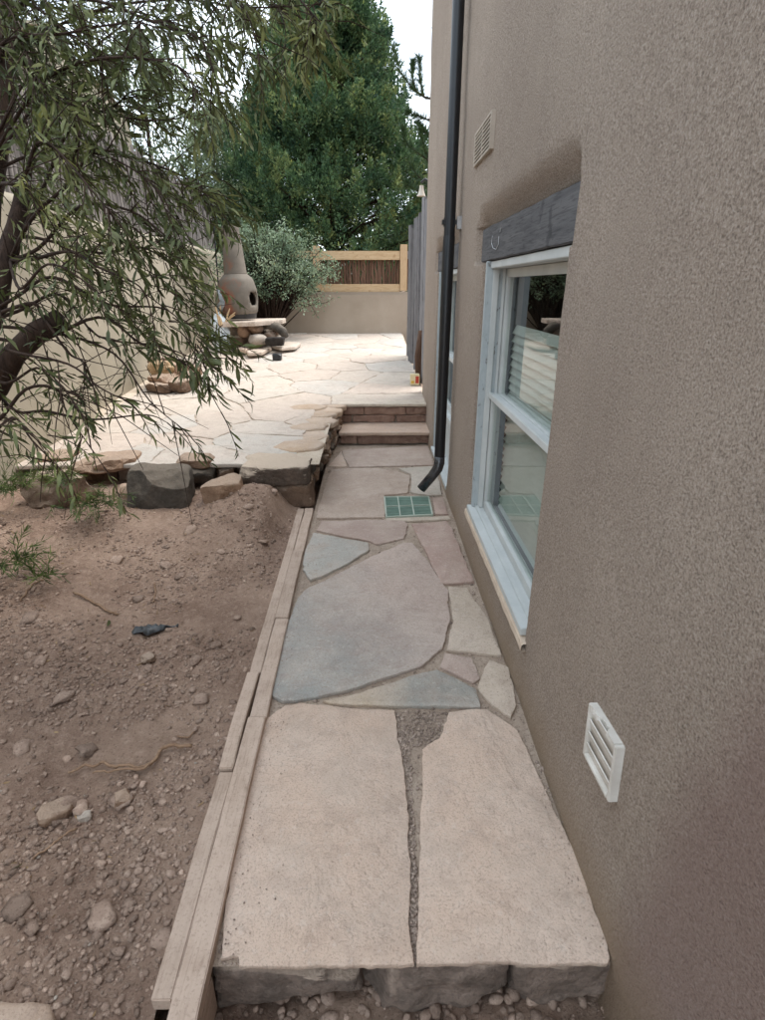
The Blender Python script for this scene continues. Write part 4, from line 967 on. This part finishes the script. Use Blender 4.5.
# grit on the path joints and scattered over the slabs
it = []
for _ in range(9000):
    x = rs.uniform(-.40, .585); y = .84 + 4.6 * rs.random() ** 1.5; r = rs.uniform(.0015, .0042) if rs.random() < .93 else rs.uniform(.005, .009)
    it.append((x, y, path_z(x, y) + r * .3, r))
for _ in range(450):
    y = .85 + 3 * rs.random() ** 1.3
    x = LX(y) + .12 + abs(rs.gauss(0, .05)) if rs.random() < .5 else .565 - abs(rs.gauss(0, .035))
    r = rs.uniform(.001, .003); it.append((x, y, .003 + r * .3, r))
for _ in range(5200):
    f = rs.random(); 
    if rs.random() < .6: p = on_z(401 + 11 * f + rs.uniform(-9, 9), 735 + 225 * f)
    else: p = on_z(rs.uniform(395, 450), rs.uniform(709, 745))
    r = .001 + .0055 * rs.random() ** 5; it.append((p.x, p.y, path_z(p.x, p.y) + r * .5, r))
tag(scatter('path_grit', GRIT, it, 1, 9, parent=None), 'fine sandy grit in the joints between the path flagstones', 'grit')
it = []
for _ in range(1500):
    x = rs.uniform(-.40, .62); y = rs.uniform(.45, .9); r = .002 + .016 * rs.random() ** 3; it.append((x, y, -.19 + r * .4, r))
tag(scatter('lower_gravel', CRUMB, it, 2, 10, jit=.15), 'gravel and soil crumbs on the lower ground below the front slab', 'gravel')
def ground_line(pts, lift=.006, z=.03):
    out_ = []
    P = [on_z(x, y, z) for x, y in pts]
    for a, b in zip(P, P[1:]):
        for k in range(5):
            q = a.lerp(b, k / 5); out_.append(Vector((q.x + .004 * noise.noise(q * 30), q.y + .006 * noise.noise(q * 22), dirt_z(q.x, q.y) + lift + .006 * noise.noise(q * 12))))
    q = P[-1]; out_.append(Vector((q.x, q.y, dirt_z(q.x, q.y) + lift))); return out_
ROOT = wood_mat('dry_root', srgb(128, 102, 82), srgb(160, 134, 110), srgb(90, 70, 56), 0, .1)
rt = thing('root', 'thin twisting brown root curving over the dirt near the timber edging', 'root', tuple(ground_line([(120, 765), (130, 768)])[0]))
m = MB(); g_ = ground_line([(66, 764), (84, 758), (100, 759), (116, 766), (134, 769), (150, 762), (163, 750), (176, 747), (192, 746)], .021, .02); m.tube(g_, np.linspace(.004, .007, len(g_)), 7, wob=.3); part('strand', m, ROOT, rt, smooth=True)
m = MB(); g_ = ground_line([(92, 766), (110, 771), (132, 771), (146, 767), (158, 756)], .026, .02); m.tube(g_, np.linspace(.003, .005, len(g_)), 7, wob=.3); part('strand', m, ROOT, rt, smooth=True)
for pts, lab, r in (([(74, 592), (90, 597), (104, 603), (118, 608)], 'thin dry twig lying on the dirt left of the plastic scrap', .006), ([(28, 848), (48, 836), (60, 826), (74, 816)], 'pale straight twig pointing at the long tan clod', .0035),
                    ([(176, 731), (186, 734), (194, 726)], 'tiny forked twig above the curved root', .003), ([(152, 596), (155, 588), (154, 580)], 'short pale twig standing up in the dirt', .004), ([(20, 600), (32, 586), (46, 582)], 'bare twig below the weeds at left', .004)):
    m = MB(); g_ = ground_line(pts, .010); m.tube(g_, [r] * (len(g_) - 1) + [r * .4], 6, wob=.4); o = link('twig', m.mesh('twig', ROOT, smooth=True)); tag(o, lab, 'twig')
g = np.random.default_rng(55); Q_ = [(x, y) for x, y in zip(g.uniform(-2.6, -.55, 420), g.uniform(.6, 3.6, 420)) if x < LX(y) - .02]
Q_ = [(x, y, dirt_z(x, y) + .010) for x, y in Q_]; n_ = len(Q_); D_ = g.normal(0, 1, (n_, 3)); D_[:, 2] *= .25
def leaf_litter(): return tag(leaf_cloud('leaf_litter', simple('dry_leaf', srgb(120, 96, 70), srgb(170, 146, 112), 30, .9, 40, 0), Q_, D_, g.uniform(.012, .035, n_), g.uniform(.003, .007, n_), None, seed=12, curl=.8), 'dry leaf and twig scraps scattered on the soil', 'leaf litter')
# black plastic scrap
p = on_z(152, 622, .05); m = MB(); W_, H_ = 14, 5
for i in range(W_ + 1):
    for j in range(H_ + 1):
        u = i / W_; v = j / H_; wd = .035 * math.sin(math.pi * min(1, u * 1.1 + .06)) + .006
        x = -.10 + .20 * u; y = (v - .5) * wd * 2 + .05 * u; m.v.append((x, y + .02 * noise.noise(Vector((x * 30, 0, v))), .022 + .034 * noise.noise(Vector((x * 34, y * 60, 1))) + .012 * math.sin(v * 5)))
for i in range(W_):
    for j in range(H_): a = i * (H_ + 1) + j; m.f.append((a, a + H_ + 1, a + H_ + 2, a + 1))
o = link('plastic_scrap', m.mesh('plastic_scrap', simple('torn_black_plastic', srgb(44, 46, 48), srgb(92, 96, 98), 22, .35, 40, .002, spec=.5), smooth=True)); o.location = (p.x, p.y, dirt_z(p.x, p.y)); s_ = o.modifiers.new('shell', 'SOLIDIFY'); s_.thickness = .001
tag(o, 'torn strip of black plastic sheet lying on the dirt', 'plastic scrap')
# ================================================================== FOLIAGE
def leaf_cloud(name, mat, P, D, Lh, Wd, parent=None, curl=.25, seed=0, nrm=None, kind='stuff'):
    """many small curved leaf blades: P base points, D directions, Lh lengths, Wd widths"""
    g = np.random.default_rng(seed); n = len(P); P = np.asarray(P, float); D = np.asarray(D, float); D /= np.linalg.norm(D, axis=1, keepdims=True) + 1e-9
    U = g.normal(size=(n, 3)) if nrm is None else nrm; Sd = np.cross(D, U); Sd /= np.linalg.norm(Sd, axis=1, keepdims=True) + 1e-9
    Nn = np.cross(Sd, D); Lh = np.asarray(Lh)[:, None]; Wd = np.asarray(Wd)[:, None]
    b = P; m1 = P + D * Lh * .33 + Nn * Lh * curl * .18; m2 = P + D * Lh * .7 + Nn * Lh * curl * .10; tp_ = P + D * Lh - Nn * Lh * curl * .15
    V = np.stack([b, m1 - Sd * Wd * .5, m1 + Sd * Wd * .5, m2 - Sd * Wd * .42, m2 + Sd * Wd * .42, tp_], 1).reshape(-1, 3)
    o_ = np.arange(n)[:, None] * 6
    tri = np.concatenate([o_ + np.array([[0, 2, 1]]), o_ + np.array([[3, 4, 5]])]); quad = o_ + np.array([[1, 2, 4, 3]])
    me = bpy.data.meshes.new(name); me.vertices.add(len(V)); me.vertices.foreach_set('co', V.ravel())
    loops = np.concatenate([tri.ravel(), quad.ravel()]).astype(np.int32); me.loops.add(len(loops)); me.loops.foreach_set('vertex_index', loops)
    st = np.concatenate([np.arange(len(tri)) * 3, len(tri) * 3 + np.arange(n) * 4]).astype(np.int32); tot = np.concatenate([np.full(len(tri), 3), np.full(n, 4)]).astype(np.int32)
    me.polygons.add(len(st)); me.polygons.foreach_set('loop_start', st); me.polygons.foreach_set('loop_total', tot); me.update(); me.materials.append(mat)
    me.polygons.foreach_set('use_smooth', [True] * len(st))
    o = link(name, me, parent)
    if parent is not None: me.transform(Matrix.Translation(-parent.location))
    if kind: o['kind'] = kind
    return o
G = np.random.default_rng(12)
def unit(v): return v / (np.linalg.norm(v, axis=-1, keepdims=True) + 1e-9)
leaf_litter()
# ---- the big conifer behind the fence
def crown_tree(name, label, cat, base, H, Rm, z0, nclump, per, mat, bark, seed, leafL, leafW, shape, up=.5, spread=.2, trunk=.16, inner=.35, gap=.0, clump=.3):
    t_ = thing(name, label, cat, base); g = np.random.default_rng(seed); bx, by, bz = base
    m = MB(); m.tube([(bx, by, bz - .1), (bx + .05, by, bz + H * .35), (bx - .04, by, bz + H * .7), (bx, by, bz + H * .96)], [trunk, trunk * .8, trunk * .4, .02], 9, wob=.2); part('trunk', m, bark, t_, smooth=True)
    P = []; Dd = []; br = MB(); c = 0
    while c < nclump:
        f = g.random() ** .8; z = z0 + (H - z0) * f; rr = Rm * shape(f); a = g.uniform(0, 6.283)
        lump = 1 + .34 * noise.noise(Vector((math.cos(a) * 1.6, math.sin(a) * 1.6, z * 1.1 + seed))) + .14 * noise.noise(Vector((math.cos(a) * 4, math.sin(a) * 4, z * 2.6)))
        q = (inner + (1 - inner) * math.sqrt(g.random())) * rr * lump
        cx_, cy_, cz_ = bx + q * math.cos(a), by + q * math.sin(a), bz + z
        if noise.noise(Vector((cx_ * .9, cy_ * .9, cz_ * .9 + seed))) < -.32 + gap: continue
        axis = np.array([math.cos(a) * spread, math.sin(a) * spread, up]) + g.normal(0, .18, 3); axis /= np.linalg.norm(axis)
        s_ = clump * g.uniform(.6, 1.25)
        tpos = g.random(per); off = g.normal(0, 1, (per, 3)) * (s_ * .26 * (1.05 - tpos))[:, None]
        P.append(np.array([cx_, cy_, cz_]) + axis * (tpos[:, None] - .4) * s_ * 1.5 + off); Dd.append(axis * .9 + unit(off) * .8 + g.normal(0, .3, (per, 3)))
        if c % 9 == 0: br.tube([(bx, by, cz_ - .35 * q), (bx + .5 * q * math.cos(a), by + .5 * q * math.sin(a), cz_ - .12 * q), (cx_, cy_, cz_)], [.035, .022, .008], 5)
        c += 1
    part('branches', br, bark, t_)['kind'] = 'stuff'
    P = np.concatenate(P); Dd = np.concatenate(Dd); n = len(P)
    leaf_cloud('crown', mat, P, Dd, g.uniform(.6, 1.3, n) * leafL, g.uniform(.7, 1.2, n) * leafW, t_, seed=seed)
    return t_
crown_tree('conifer_tree', 'tall dense dark green conifer with yellow green tips behind the picket fence', 'tree', (-1.1, 16.2, -.3), 8.5, 3.25, .7, 3500, 110, CONIFER, BARK, 4, .078, .030,
           lambda f: (min(1, .75 + f) if f < .25 else 1) * (1 - max(0, f - .25) / .75) ** .68 * .95 + .05, up=.9, spread=.55, trunk=.2, inner=.08, gap=.05, clump=.40)
crown_tree('leafy_tree', 'airy pale green deciduous tree standing behind the left fence', 'tree', (-5.2, 15.5, -.3), 6.8, 2.4, 1.6, 520, 40, FARLEAF, BARK, 9, .09, .034, lambda f: math.sin(math.pi * min(1, f * .85 + .12)), up=.3, spread=.6, inner=.15, gap=.12, trunk=.12)
crown_tree('leafy_tree', 'thin leaved green tree between the conifer and the airy pale tree', 'tree', (-3.4, 17.5, -.3), 6.6, 1.9, 1.2, 460, 40, FARLEAF, BARK, 15, .09, .034, lambda f: math.sin(math.pi * min(1, f * .85 + .15)), up=.3, spread=.6, inner=.15, gap=.10, trunk=.12)
crown_tree('leafy_tree', 'mid green rounded tree whose crown merges with the left flank of the conifer', 'tree', (-4.4, 18.6, -.3), 6.2, 2.3, 1.0, 620, 44, FARLEAF, BARK, 29, .09, .034, lambda f: math.sin(math.pi * min(1, f * .85 + .15)), up=.3, spread=.6, inner=.1, gap=.05, trunk=.12)
crown_tree('backdrop_tree', 'dark bushy tree low behind the conifer on its right side', 'tree', (1.4, 19.5, -.3), 4.0, 2.4, .4, 420, 36, CONIFER, BARK, 19, .10, .04, lambda f: math.sin(math.pi * min(1, f * .8 + .2)), up=.4, spread=.6, inner=.1)
crown_tree('backdrop_tree', 'dark bushy tree low behind the conifer on its left side', 'tree', (-4.6, 20.5, -.3), 4.2, 2.8, .4, 480, 36, CONIFER, BARK, 23, .10, .04, lambda f: math.sin(math.pi * min(1, f * .8 + .2)), up=.4, spread=.6, inner=.1)
# ---- sage coloured shrub in front of the low wall
sh = thing('sage_shrub', 'large grey green shrub spilling over the low wall beside the chiminea', 'shrub', (-1.95, 10.9, pz(10.9)))
P = []; Dd = []; br = MB(); g = np.random.default_rng(31)
for k in range(330):
    a = g.uniform(0, 6.283); e_ = g.uniform(-.45, 1.45); r_ = g.uniform(.35, 1.0) ** .6
    cx_, cy_, cz_ = -1.86 + 1.12 * r_ * math.cos(a) * math.cos(e_), 11.0 + .62 * r_ * math.sin(a) * math.cos(e_), 1.60 + 1.0 * r_ * math.sin(e_)
    if noise.noise(Vector((cx_ * 2, cy_ * 2, cz_ * 2))) < -.38: continue
    base_ = Vector((-1.95 + g.uniform(-.12, .12), 11.0 + g.uniform(-.1, .1), pz(11))); tip = Vector((cx_, cy_, cz_)); droop = Vector((math.cos(a) * .14, math.sin(a) * .1, g.uniform(-.16, .12)))
    br.tube([base_, base_.lerp(tip, .6) + Vector((0, 0, .18)), tip, tip + droop], [.014, .009, .005, .002], 5)
    for j in range(58):
        f = g.random(); q = (base_.lerp(tip, .75) + Vector((0, 0, .1))).lerp(tip, min(1, f * 1.6)) + droop * max(0, f * 1.6 - .6) * 1.3
        P.append(np.array(q) + g.normal(0, .05, 3)); Dd.append(g.normal(0, 1, 3) + np.array([math.cos(a) * .6, math.sin(a) * .6, .2]))
for (px0, py0, ln) in ((318, 318, .3), (322, 305, .3), (312, 296, .25)):       # sprays hanging over the wall
    c0 = on_y(px0 - 22, py0 - 26, 11.2); c1 = on_y(px0, py0, 11.15); br.tube([c0, c0.lerp(c1, .5) + Vector((.03, 0, .08)), c1], [.008, .006, .003], 5)
    for j in range(40): f = g.random(); P.append(np.array(c0.lerp(c1, f)) + g.normal(0, .035, 3)); Dd.append(g.normal(0, 1, 3))
n = len(P); part('stems', br, BARK, sh)['kind'] = 'stuff'; leaf_cloud('foliage', SAGE, P, Dd, g.uniform(.035, .065, n), g.uniform(.014, .022, n), sh, seed=6)
# ---- pine behind the house corner
pn = thing('pine_tree', 'pine tree with upturned needle branches reaching out from behind the house', 'tree', (2.2, 13.0, -.3))
m = MB(); m.tube([(2.2, 13, -.3), (2.2, 13, 3), (2.15, 13, 6), (2.1, 13, 7.6)], [.16, .13, .08, .03], 9, wob=.2); part('trunk', m, BARK, pn, smooth=True)
P = []; Dd = []; br = MB(); g = np.random.default_rng(8)
def pinebranch(pts, rad):
    br.tube(pts, rad, 5)
    pts = [Vector(p) for p in pts]; tot = len(pts) - 1
    for k in range(int(340 * tot / 2)):
        f = g.random() ** .7 * tot; i = min(int(f), tot - 1); q = pts[i].lerp(pts[i+1], f - i); d = (pts[i+1] - pts[i]).normalized()
        r = unit(g.normal(size=3)); P.append(np.array(q)); Dd.append(np.array(d) * .75 + r * .75 + np.array([0, 0, .15]))
def yb(px_, py_, dy=0): return on_y(px_, py_, 12.4 + dy)
tr = Vector((2.15, 13, 0))
for chain in ([(455, 105), (424, 97), (412, 88), (399, 70), (393, 46)], [(424, 97), (420, 80), (419, 58)], [(416, 92), (412, 76), (413, 62)], [(450, 112), (428, 120), (412, 114), (409, 112)],
              [(455, 175), (428, 160), (414, 150), (405, 142), (403, 128)], [(430, 160), (424, 148), (421, 132)], [(460, 200), (432, 190), (418, 176), (408, 160)], [(455, 215), (430, 200), (414, 188), (405, 183)],
              [(460, 150), (434, 140), (425, 132), (418, 124)], [(460, 60), (440, 50), (436, 30)]):
    pts = [yb(*c_) for c_ in chain]; pinebranch(pts, [.022 - .016 * i / (len(pts) - 1) for i in range(len(pts))])
    if chain[0][0] > 448: br.tube([tr + Vector((0, 0, pts[0].z - .1)), pts[0]], [.05, .025], 6)
for k in range(26):
    z = g.uniform(2, 7.4); a = g.uniform(-1.2, 1.9); l = (8 - z) * .3 + .3; b0 = tr + Vector((0, 0, z)); e_ = b0 + Vector((math.cos(a) * l, math.sin(a) * l, .35))
    pinebranch([b0, b0.lerp(e_, .6) + Vector((0, 0, -.05)), e_], [.03, .02, .006])
part('branches', br, BARK, pn)['kind'] = 'stuff'; n = len(P); leaf_cloud('needles', PINE, P, Dd, g.uniform(.09, .16, n), np.full(n, .009), pn, seed=2, curl=.1)
# ================================================================== FOREGROUND WILLOW-LEAVED TREE
ft = thing('willow_leaved_tree', 'dark barked tree with narrow drooping leaves overhanging the dirt from the left', 'tree', (-2.35, 2.35, -.05))
m = MB()
L1 = [Vector((-2.35, 2.35, -.1)), cp(-135, 560, 2.15), cp(-80, 450, 2.05), cp(-8, 385, 2.0), cp(14, 354, 1.96), cp(38, 332, 1.94), cp(60, 318, 1.93)]
m.tube(L1, [.10, .08, .062, .05, .040, .035, .033], 14, wob=.25); part('trunk', m, BARK, ft, smooth=True)
def limb(pts, rad, name='limb'):
    m_ = MB(); P_ = [Vector(p) for p in pts]; Q = []; 
    for i in range(len(P_) - 1):
        p0 = P_[max(i-1, 0)]; p1 = P_[i]; p2 = P_[i+1]; p3 = P_[min(i+2, len(P_)-1)]
        for k in range(5):
            t = k / 5; Q.append(.5 * ((2*p1) + (p2-p0)*t + (2*p0-5*p1+4*p2-p3)*t*t + (3*p1-p0-3*p2+p3)*t**3))
    Q.append(P_[-1]); n_ = len(Q); rr = [rad[0] + (rad[1] - rad[0]) * (i / (n_ - 1)) for i in range(n_)]
    m_.tube(Q, rr, 8, wob=.25); part(name, m_, BARK, ft, smooth=True); return Q
T0 = cp(-60, 430, 2.05)
limb([T0, cp(-14, 330, 2.1), cp(6, 262, 2.15), cp(18, 215, 2.2), cp(24, 190, 2.25)], (.045, .028))
limb([T0, cp(-30, 300, 2.3), cp(-12, 200, 2.3), cp(0, 120, 2.3), cp(6, 30, 2.3), cp(-5, -60, 2.3)], (.06, .035))
curves = []
def br_(pts, r0=.010, r1=.002):
    Q = limb(pts, (r0, r1), 'branch'); curves.append(Q)
hub = [cp(-40, 330, 2.2), cp(-20, 180, 2.3), cp(0, 60, 2.3), cp(10, 260, 2.15), cp(-30, -30, 2.3)]
BR = [ # (hub, [(px,py,depth)...])
 (3, [(40,200,2.1),(75,130,2.0),(105,105,2.0),(150,88,1.95),(215,86,1.9)]), (1, [(30,165,2.1),(40,108,2.1),(85,108,2.0),(140,112,1.9),(200,120,1.9)]), (1, [(20,130,2.2),(70,70,2.2),(110,20,2.2),(160,2,2.1),(230,12,2.0)]),
 (2, [(40,40,2.2),(100,10,2.2),(180,-10,2.1),(260,-5,2.0),(325,8,1.9)]), (2, [(60,30,2.4),(130,30,2.4),(200,40,2.3),(255,60,2.2)]), (4, [(40,-40,2.2),(150,-50,2.1),(250,-40,2.0),(310,5,1.9),(318,30,1.9)]),
 (3, [(35,235,2.0),(80,208,1.9),(130,212,1.8),(180,228,1.75),(205,262,1.7)]), (3, [(30,232,2.2),(80,232,2.2),(130,244,2.1),(170,270,2.0),(205,300,1.9)]), (0, [(0,300,2.0),(60,290,1.9),(120,300,1.85),(165,318,1.8),(205,345,1.8)]),
 (0, [(20,310,2.1),(60,300,2.0),(110,335,1.95),(160,345,1.9),(205,360,1.85)]), (0, [(30,300,1.9),(58,312,1.9),(68,345,1.85),(78,372,1.8),(82,395,1.8)]), (0, [(-10,420,1.8),(30,385,1.75),(55,395,1.7),(78,430,1.7),(98,470,1.7)]),
 (0, [(0,330,2.1),(70,330,2.0),(110,370,1.95),(150,400,1.9),(185,428,1.9)]), (0, [(20,340,2.0),(90,310,1.9),(150,330,1.85),(190,370,1.8),(215,396,1.8)]), (0, [(-20,440,1.7),(10,430,1.65),(40,440,1.6),(60,470,1.6)]),
 (1, [(10,110,1.9),(50,80,1.8),(110,60,1.7),(170,60,1.65),(215,95,1.6)]),
 (2, [(30,10,1.9),(80,-10,1.8),(140,15,1.75),(190,50,1.7),(205,90,1.7)]), (4, [(60,-60,2.0),(140,-40,1.9),(200,-20,1.8),(245,20,1.75),(262,55,1.7)]), (1, [(20,150,2.3),(90,150,2.3),(150,165,2.2),(195,190,2.1),(215,215,2.0)]),
 (3, [(30,220,1.9),(60,175,1.85),(100,160,1.8),(145,180,1.75),(170,215,1.7)]), (3, [(20,260,1.9),(60,255,1.8),(100,265,1.75),(140,290,1.7),(160,320,1.7)]), (0, [(10,350,1.7),(60,360,1.65),(90,385,1.6),(120,395,1.6)]),
 (2, [(0,20,2.0),(30,0,1.9),(60,20,1.8),(90,60,1.75),(100,100,1.75)]), (1, [(0,120,2.0),(25,90,1.9),(60,90,1.8),(85,120,1.75),(95,160,1.7)]), (2, [(40,-10,2.5),(140,-20,2.5),(230,-15,2.4),(290,30,2.3),(280,60,2.3)]),
 (0, [(0,380,1.8),(25,365,1.7),(50,375,1.65),(70,400,1.6)]), (1, [(10,180,1.8),(35,150,1.7),(70,155,1.65),(100,190,1.6),(112,225,1.6)]), (3, [(15,280,1.8),(45,262,1.7),(80,280,1.65),(105,320,1.6)]),
 (4, [(-20,-10,1.9),(10,10,1.8),(30,50,1.75),(35,100,1.7)]), (2, [(-10,60,1.8),(20,40,1.75),(60,45,1.7),(100,25,1.7),(150,35,1.65)]), (0, [(0,400,2.1),(40,410,2.0),(80,408,1.95),(130,412,1.9),(160,425,1.9)]),
]
rs_b = random.Random(6)
for h, pts in BR: br_([hub[h]] + [cp(p[0] + rs_b.gauss(0, 7), p[1] + rs_b.gauss(0, 7), p[2]) for p in pts], .0075 if len(pts) > 4 else .006, .0012)
rs = random.Random(77); LP = []; LD = []; tw = MB()
def add_twig(q, d, ln, dens_=1.0):
    p = Vector(q); d = Vector(d).normalized(); pts = [p.copy()]; ns = 6
    for k in range(ns):
        d = (d + Vector((0, 0, -.16)) + Vector((rs.gauss(0, .09), rs.gauss(0, .09), rs.gauss(0, .06)))).normalized(); p = p + d * ln / ns; pts.append(p.copy())
    tw.tube(pts, [.0022, .002, .0018, .0016, .0013, .001, .0007], 4, cap=False)
    n_ = int(ln / .0145 * dens_)
    for k in range(n_):
        f = (.12 + .88 * k / n_) * ns; i = min(int(f), ns - 1); a = pts[i].lerp(pts[i+1], f - i); dd = (pts[i+1] - pts[i]).normalized()
        side = dd.cross(Vector((rs.gauss(0, 1), rs.gauss(0, 1), rs.gauss(0, 1)))).normalized()
        LP.append(a); LD.append(dd * .75 + side * .75 + Vector((0, 0, -.35)))
for ci, Q in enumerate(curves):
    n_ = len(Q)
    L_ = sum((Q[i+1] - Q[i]).length for i in range(n_ - 1))
    hi = BR[ci][1][-1][1] < 260
    for k in range(int(L_ * (22 if hi else (5.5 if BR[ci][1][-1][1] > 378 else 10)))):
        f = (.16 + .82 * rs.random()) * (n_ - 1); i = int(f); d = (Q[min(i+1, n_-1)] - Q[i]).normalized()
        add_twig(Q[i].lerp(Q[min(i+1, n_-1)], f - i), d + Vector((rs.gauss(0, .55), rs.gauss(0, .55), rs.gauss(0, .45))), rs.uniform(.09, .24) * (1.1 if hi else .62), 1.0 if hi else .75)
    add_twig(Q[-1], (Q[-1] - Q[-3]), rs.uniform(.12, .2))
    for k in range(int(L_ * 7)):
        i = int(rs.random() * (n_ - 2)); a_ = Q[i]; d_ = Vector((rs.gauss(.3, .6), rs.gauss(0, .5), rs.gauss(-.1, .6))).normalized(); l_ = rs.uniform(.1, .35); b_ = a_ + d_ * l_ + Vector((0, 0, -.15 * l_)); tw.tube([a_, (a_ + b_) / 2 + Vector((0, 0, .07 * l_)), b_], [.0022, .0016, .0008], 4, cap=False)
def clump(px_, py_, d_, n_, sp, ln=(.12, .24)):
    for _ in range(n_):
        q = cp(px_ + rs.gauss(0, sp), py_ + rs.gauss(0, sp * .7), d_ + rs.uniform(-.15, .15)); add_twig(q, (rs.uniform(0, .9), rs.gauss(0, .4), rs.uniform(-.6, .3)), rs.uniform(*ln))
for c_ in ((125, 240, 1.8, 13, 26), (150, 245, 1.8, 8, 18), (90, 290, 1.8, 6, 26), (135, 300, 1.75, 7, 20), (172, 320, 1.7, 7, 12), (200, 350, 1.7, 9, 10), (60, 262, 1.8, 9, 26), (160, 185, 1.9, 12, 20), (30, 200, 2.0, 12, 22), (192, 336, 1.75, 5, 12), (168, 290, 1.75, 5, 14), (150, 265, 1.8, 5, 18), (120, 235, 1.85, 12, 25), (60, 60, 2.1, 20, 40), (150, 50, 2.1, 20, 38), (215, 40, 2.1, 12, 26), (40, 150, 2.1, 14, 32), (120, 140, 2.1, 12, 32), (20, 20, 2.0, 12, 22), (300, 8, 1.95, 5, 12), (60, 215, 1.95, 10, 26), (40, 385, 1.8, 7, 18), (12, 300, 1.8, 6, 16), (200, 200, 2.1, 6, 20), (160, 190, 2.0, 9, 24), (80, 250, 1.9, 9, 28), (10, 430, 1.6, 6, 16)): clump(*c_)
part('twigs', tw, BARK, ft)['kind'] = 'stuff'
n = len(LP); print('LEAVES', n)
Lh = [rs.uniform(.022, .068) for _ in range(n)]; Wd = [l * rs.uniform(.13, .2) for l in Lh]
# the 300 leaves that show largest are parts of their own
inv = CM.transposed(); score = []
for i, p in enumerate(LP):
    q = inv @ (Vector(p) - O); dpt = -q.z; u = q.x / dpt * F + 382.5; v = -q.y / dpt * F + 510
    ok = 0 < u < 765 and 0 < v < 1020
    score.append(Lh[i] / dpt if ok else 0)
top = set(sorted(range(n), key=lambda i: -score[i])[:300])
rest = [i for i in range(n) if i not in top]
leaf_cloud('foliage', LEAF, [LP[i][:] for i in rest], [LD[i][:] for i in rest], [Lh[i] for i in rest], [Wd[i] for i in rest], ft, curl=.5, seed=3)
lm = MB(); lm.v = [(0,0,0),(-.08,.3,.05),(.08,.3,.05),(0,.3,.035),(-.085,.6,.06),(.085,.6,.06),(0,.6,.045),(0,1,-.05)]
lm.f = [(0,3,1),(0,2,3),(1,3,6,4),(3,2,5,6),(4,6,7),(6,5,7)]; leafme = lm.mesh('leaf', LEAF, smooth=True)
for i in sorted(top):
    o = link('leaf', leafme, ft); o.location = Vector(LP[i]) - ft.location
    o.rotation_mode = 'QUATERNION'; o.rotation_quaternion = Vector(LD[i]).normalized().to_track_quat('Y', 'Z'); o.scale = (Wd[i] / .16, Lh[i], Lh[i])
# ---- weeds at the edge of the dirt
def weed(name, label, px_, py_, z, n_, h, seed, spread=.10, lean=(0, 0)):
    g = random.Random(seed); p0 = on_z(px_, py_, z); t_ = thing(name, label, 'weed', (p0.x, p0.y, z)); P_ = []; D_ = []; st = MB()
    for k in range(n_):
        a = g.uniform(0, 6.28); q = Vector((p0.x + spread * .4 * g.gauss(0, 1), p0.y + spread * .3 * g.gauss(0, 1), z - .01)); d = Vector((math.cos(a) * .55 + lean[0], math.sin(a) * .55 + lean[1], 1)).normalized(); pts = [q]
        for j in range(6): d = (d + Vector((lean[0] * .2, lean[1] * .2, -.22))).normalized(); q = q + d * h / 6 * g.uniform(.7, 1.2); pts.append(q)
        st.tube(pts, [.0016] * 6 + [.0006], 4, cap=False)
        for j in range(20):
            f = g.random() * 6; i = min(int(f), 5); P_.append((pts[i].lerp(pts[i+1], f - i))[:]); D_.append(((pts[i+1] - pts[i]).normalized() + Vector((g.gauss(0, .6), g.gauss(0, .6), g.gauss(0, .5))))[:])
    part('stems', st, WEED, t_)['kind'] = 'stuff'; m_ = len(P_); leaf_cloud('blades', WEED, P_, D_, [g.uniform(.03, .075) for _ in range(m_)], [g.uniform(.003, .006) for _ in range(m_)], t_, seed=seed)
weed('weed_clump', 'feathery green weed hanging over the dirt left of the big dark boulder', 92, 505, .24, 26, .26, 1, .12, (.4, -.5))
weed('weed_clump', 'spiky green weed lying across the top of the reddish boulder', 58, 478, .33, 30, .24, 2, .16, (.2, -.3))
weed('weed_clump', 'green weed at the left picture edge level with the patio edge', 10, 490, .28, 26, .28, 3, .14, (.1, -.3))
weed('weed_clump', 'low weed on the dirt below the reddish boulder near the left picture edge', 14, 560, .12, 20, .17, 4, .10, (.2, -.2))
weed('weed_clump', 'sparse low weed in the dirt below the feathery hanging one', 42, 575, .10, 9, .12, 5, .08, (.3, -.1))
p = on_z(108, 612, .06); o = leaf_cloud('fallen_leaf', LEAF, [(0, 0, 0)], [(.3, -1, .15)], [.07], [.018], None, seed=1, kind=None); o.location = (p.x, p.y, dirt_z(p.x, p.y) + .015); tag(o, 'single curled green leaf on the dirt beside the dry twig', 'leaf')
p = on_z(4, 866, .0); o = leaf_cloud('fallen_leaf', LEAF, [(0, 0, 0)], [(1, .4, .2)], [.05], [.014], None, seed=2, kind=None); o.location = (p.x, p.y, dirt_z(p.x, p.y) + .012); tag(o, 'green leaf tip on the dirt at the left picture edge low down', 'leaf')
# flat stone in the near left corner
poly = [tuple(on_z(*p, .0)[:2]) for p in ((-60, 1000), (0, 997), (30, 1000), (46, 1003), (52, 1014), (40, 1060), (-60, 1060))]
cxx = sum(p[0] for p in poly) / len(poly); cy = sum(p[1] for p in poly) / len(poly)
o = slab('corner_flagstone', [(p[0] - cxx, p[1] - cy) for p in poly], lambda x, y: 0, .05, FLAG, None, srgb(160, 136, 116), jit=.01, bev=.01, seed=91); o.location = (cxx, cy, dirt_z(cxx, cy) + .018); tag(o, 'pinkish flat stone sunk in the dirt at the bottom left corner', 'flagstone')
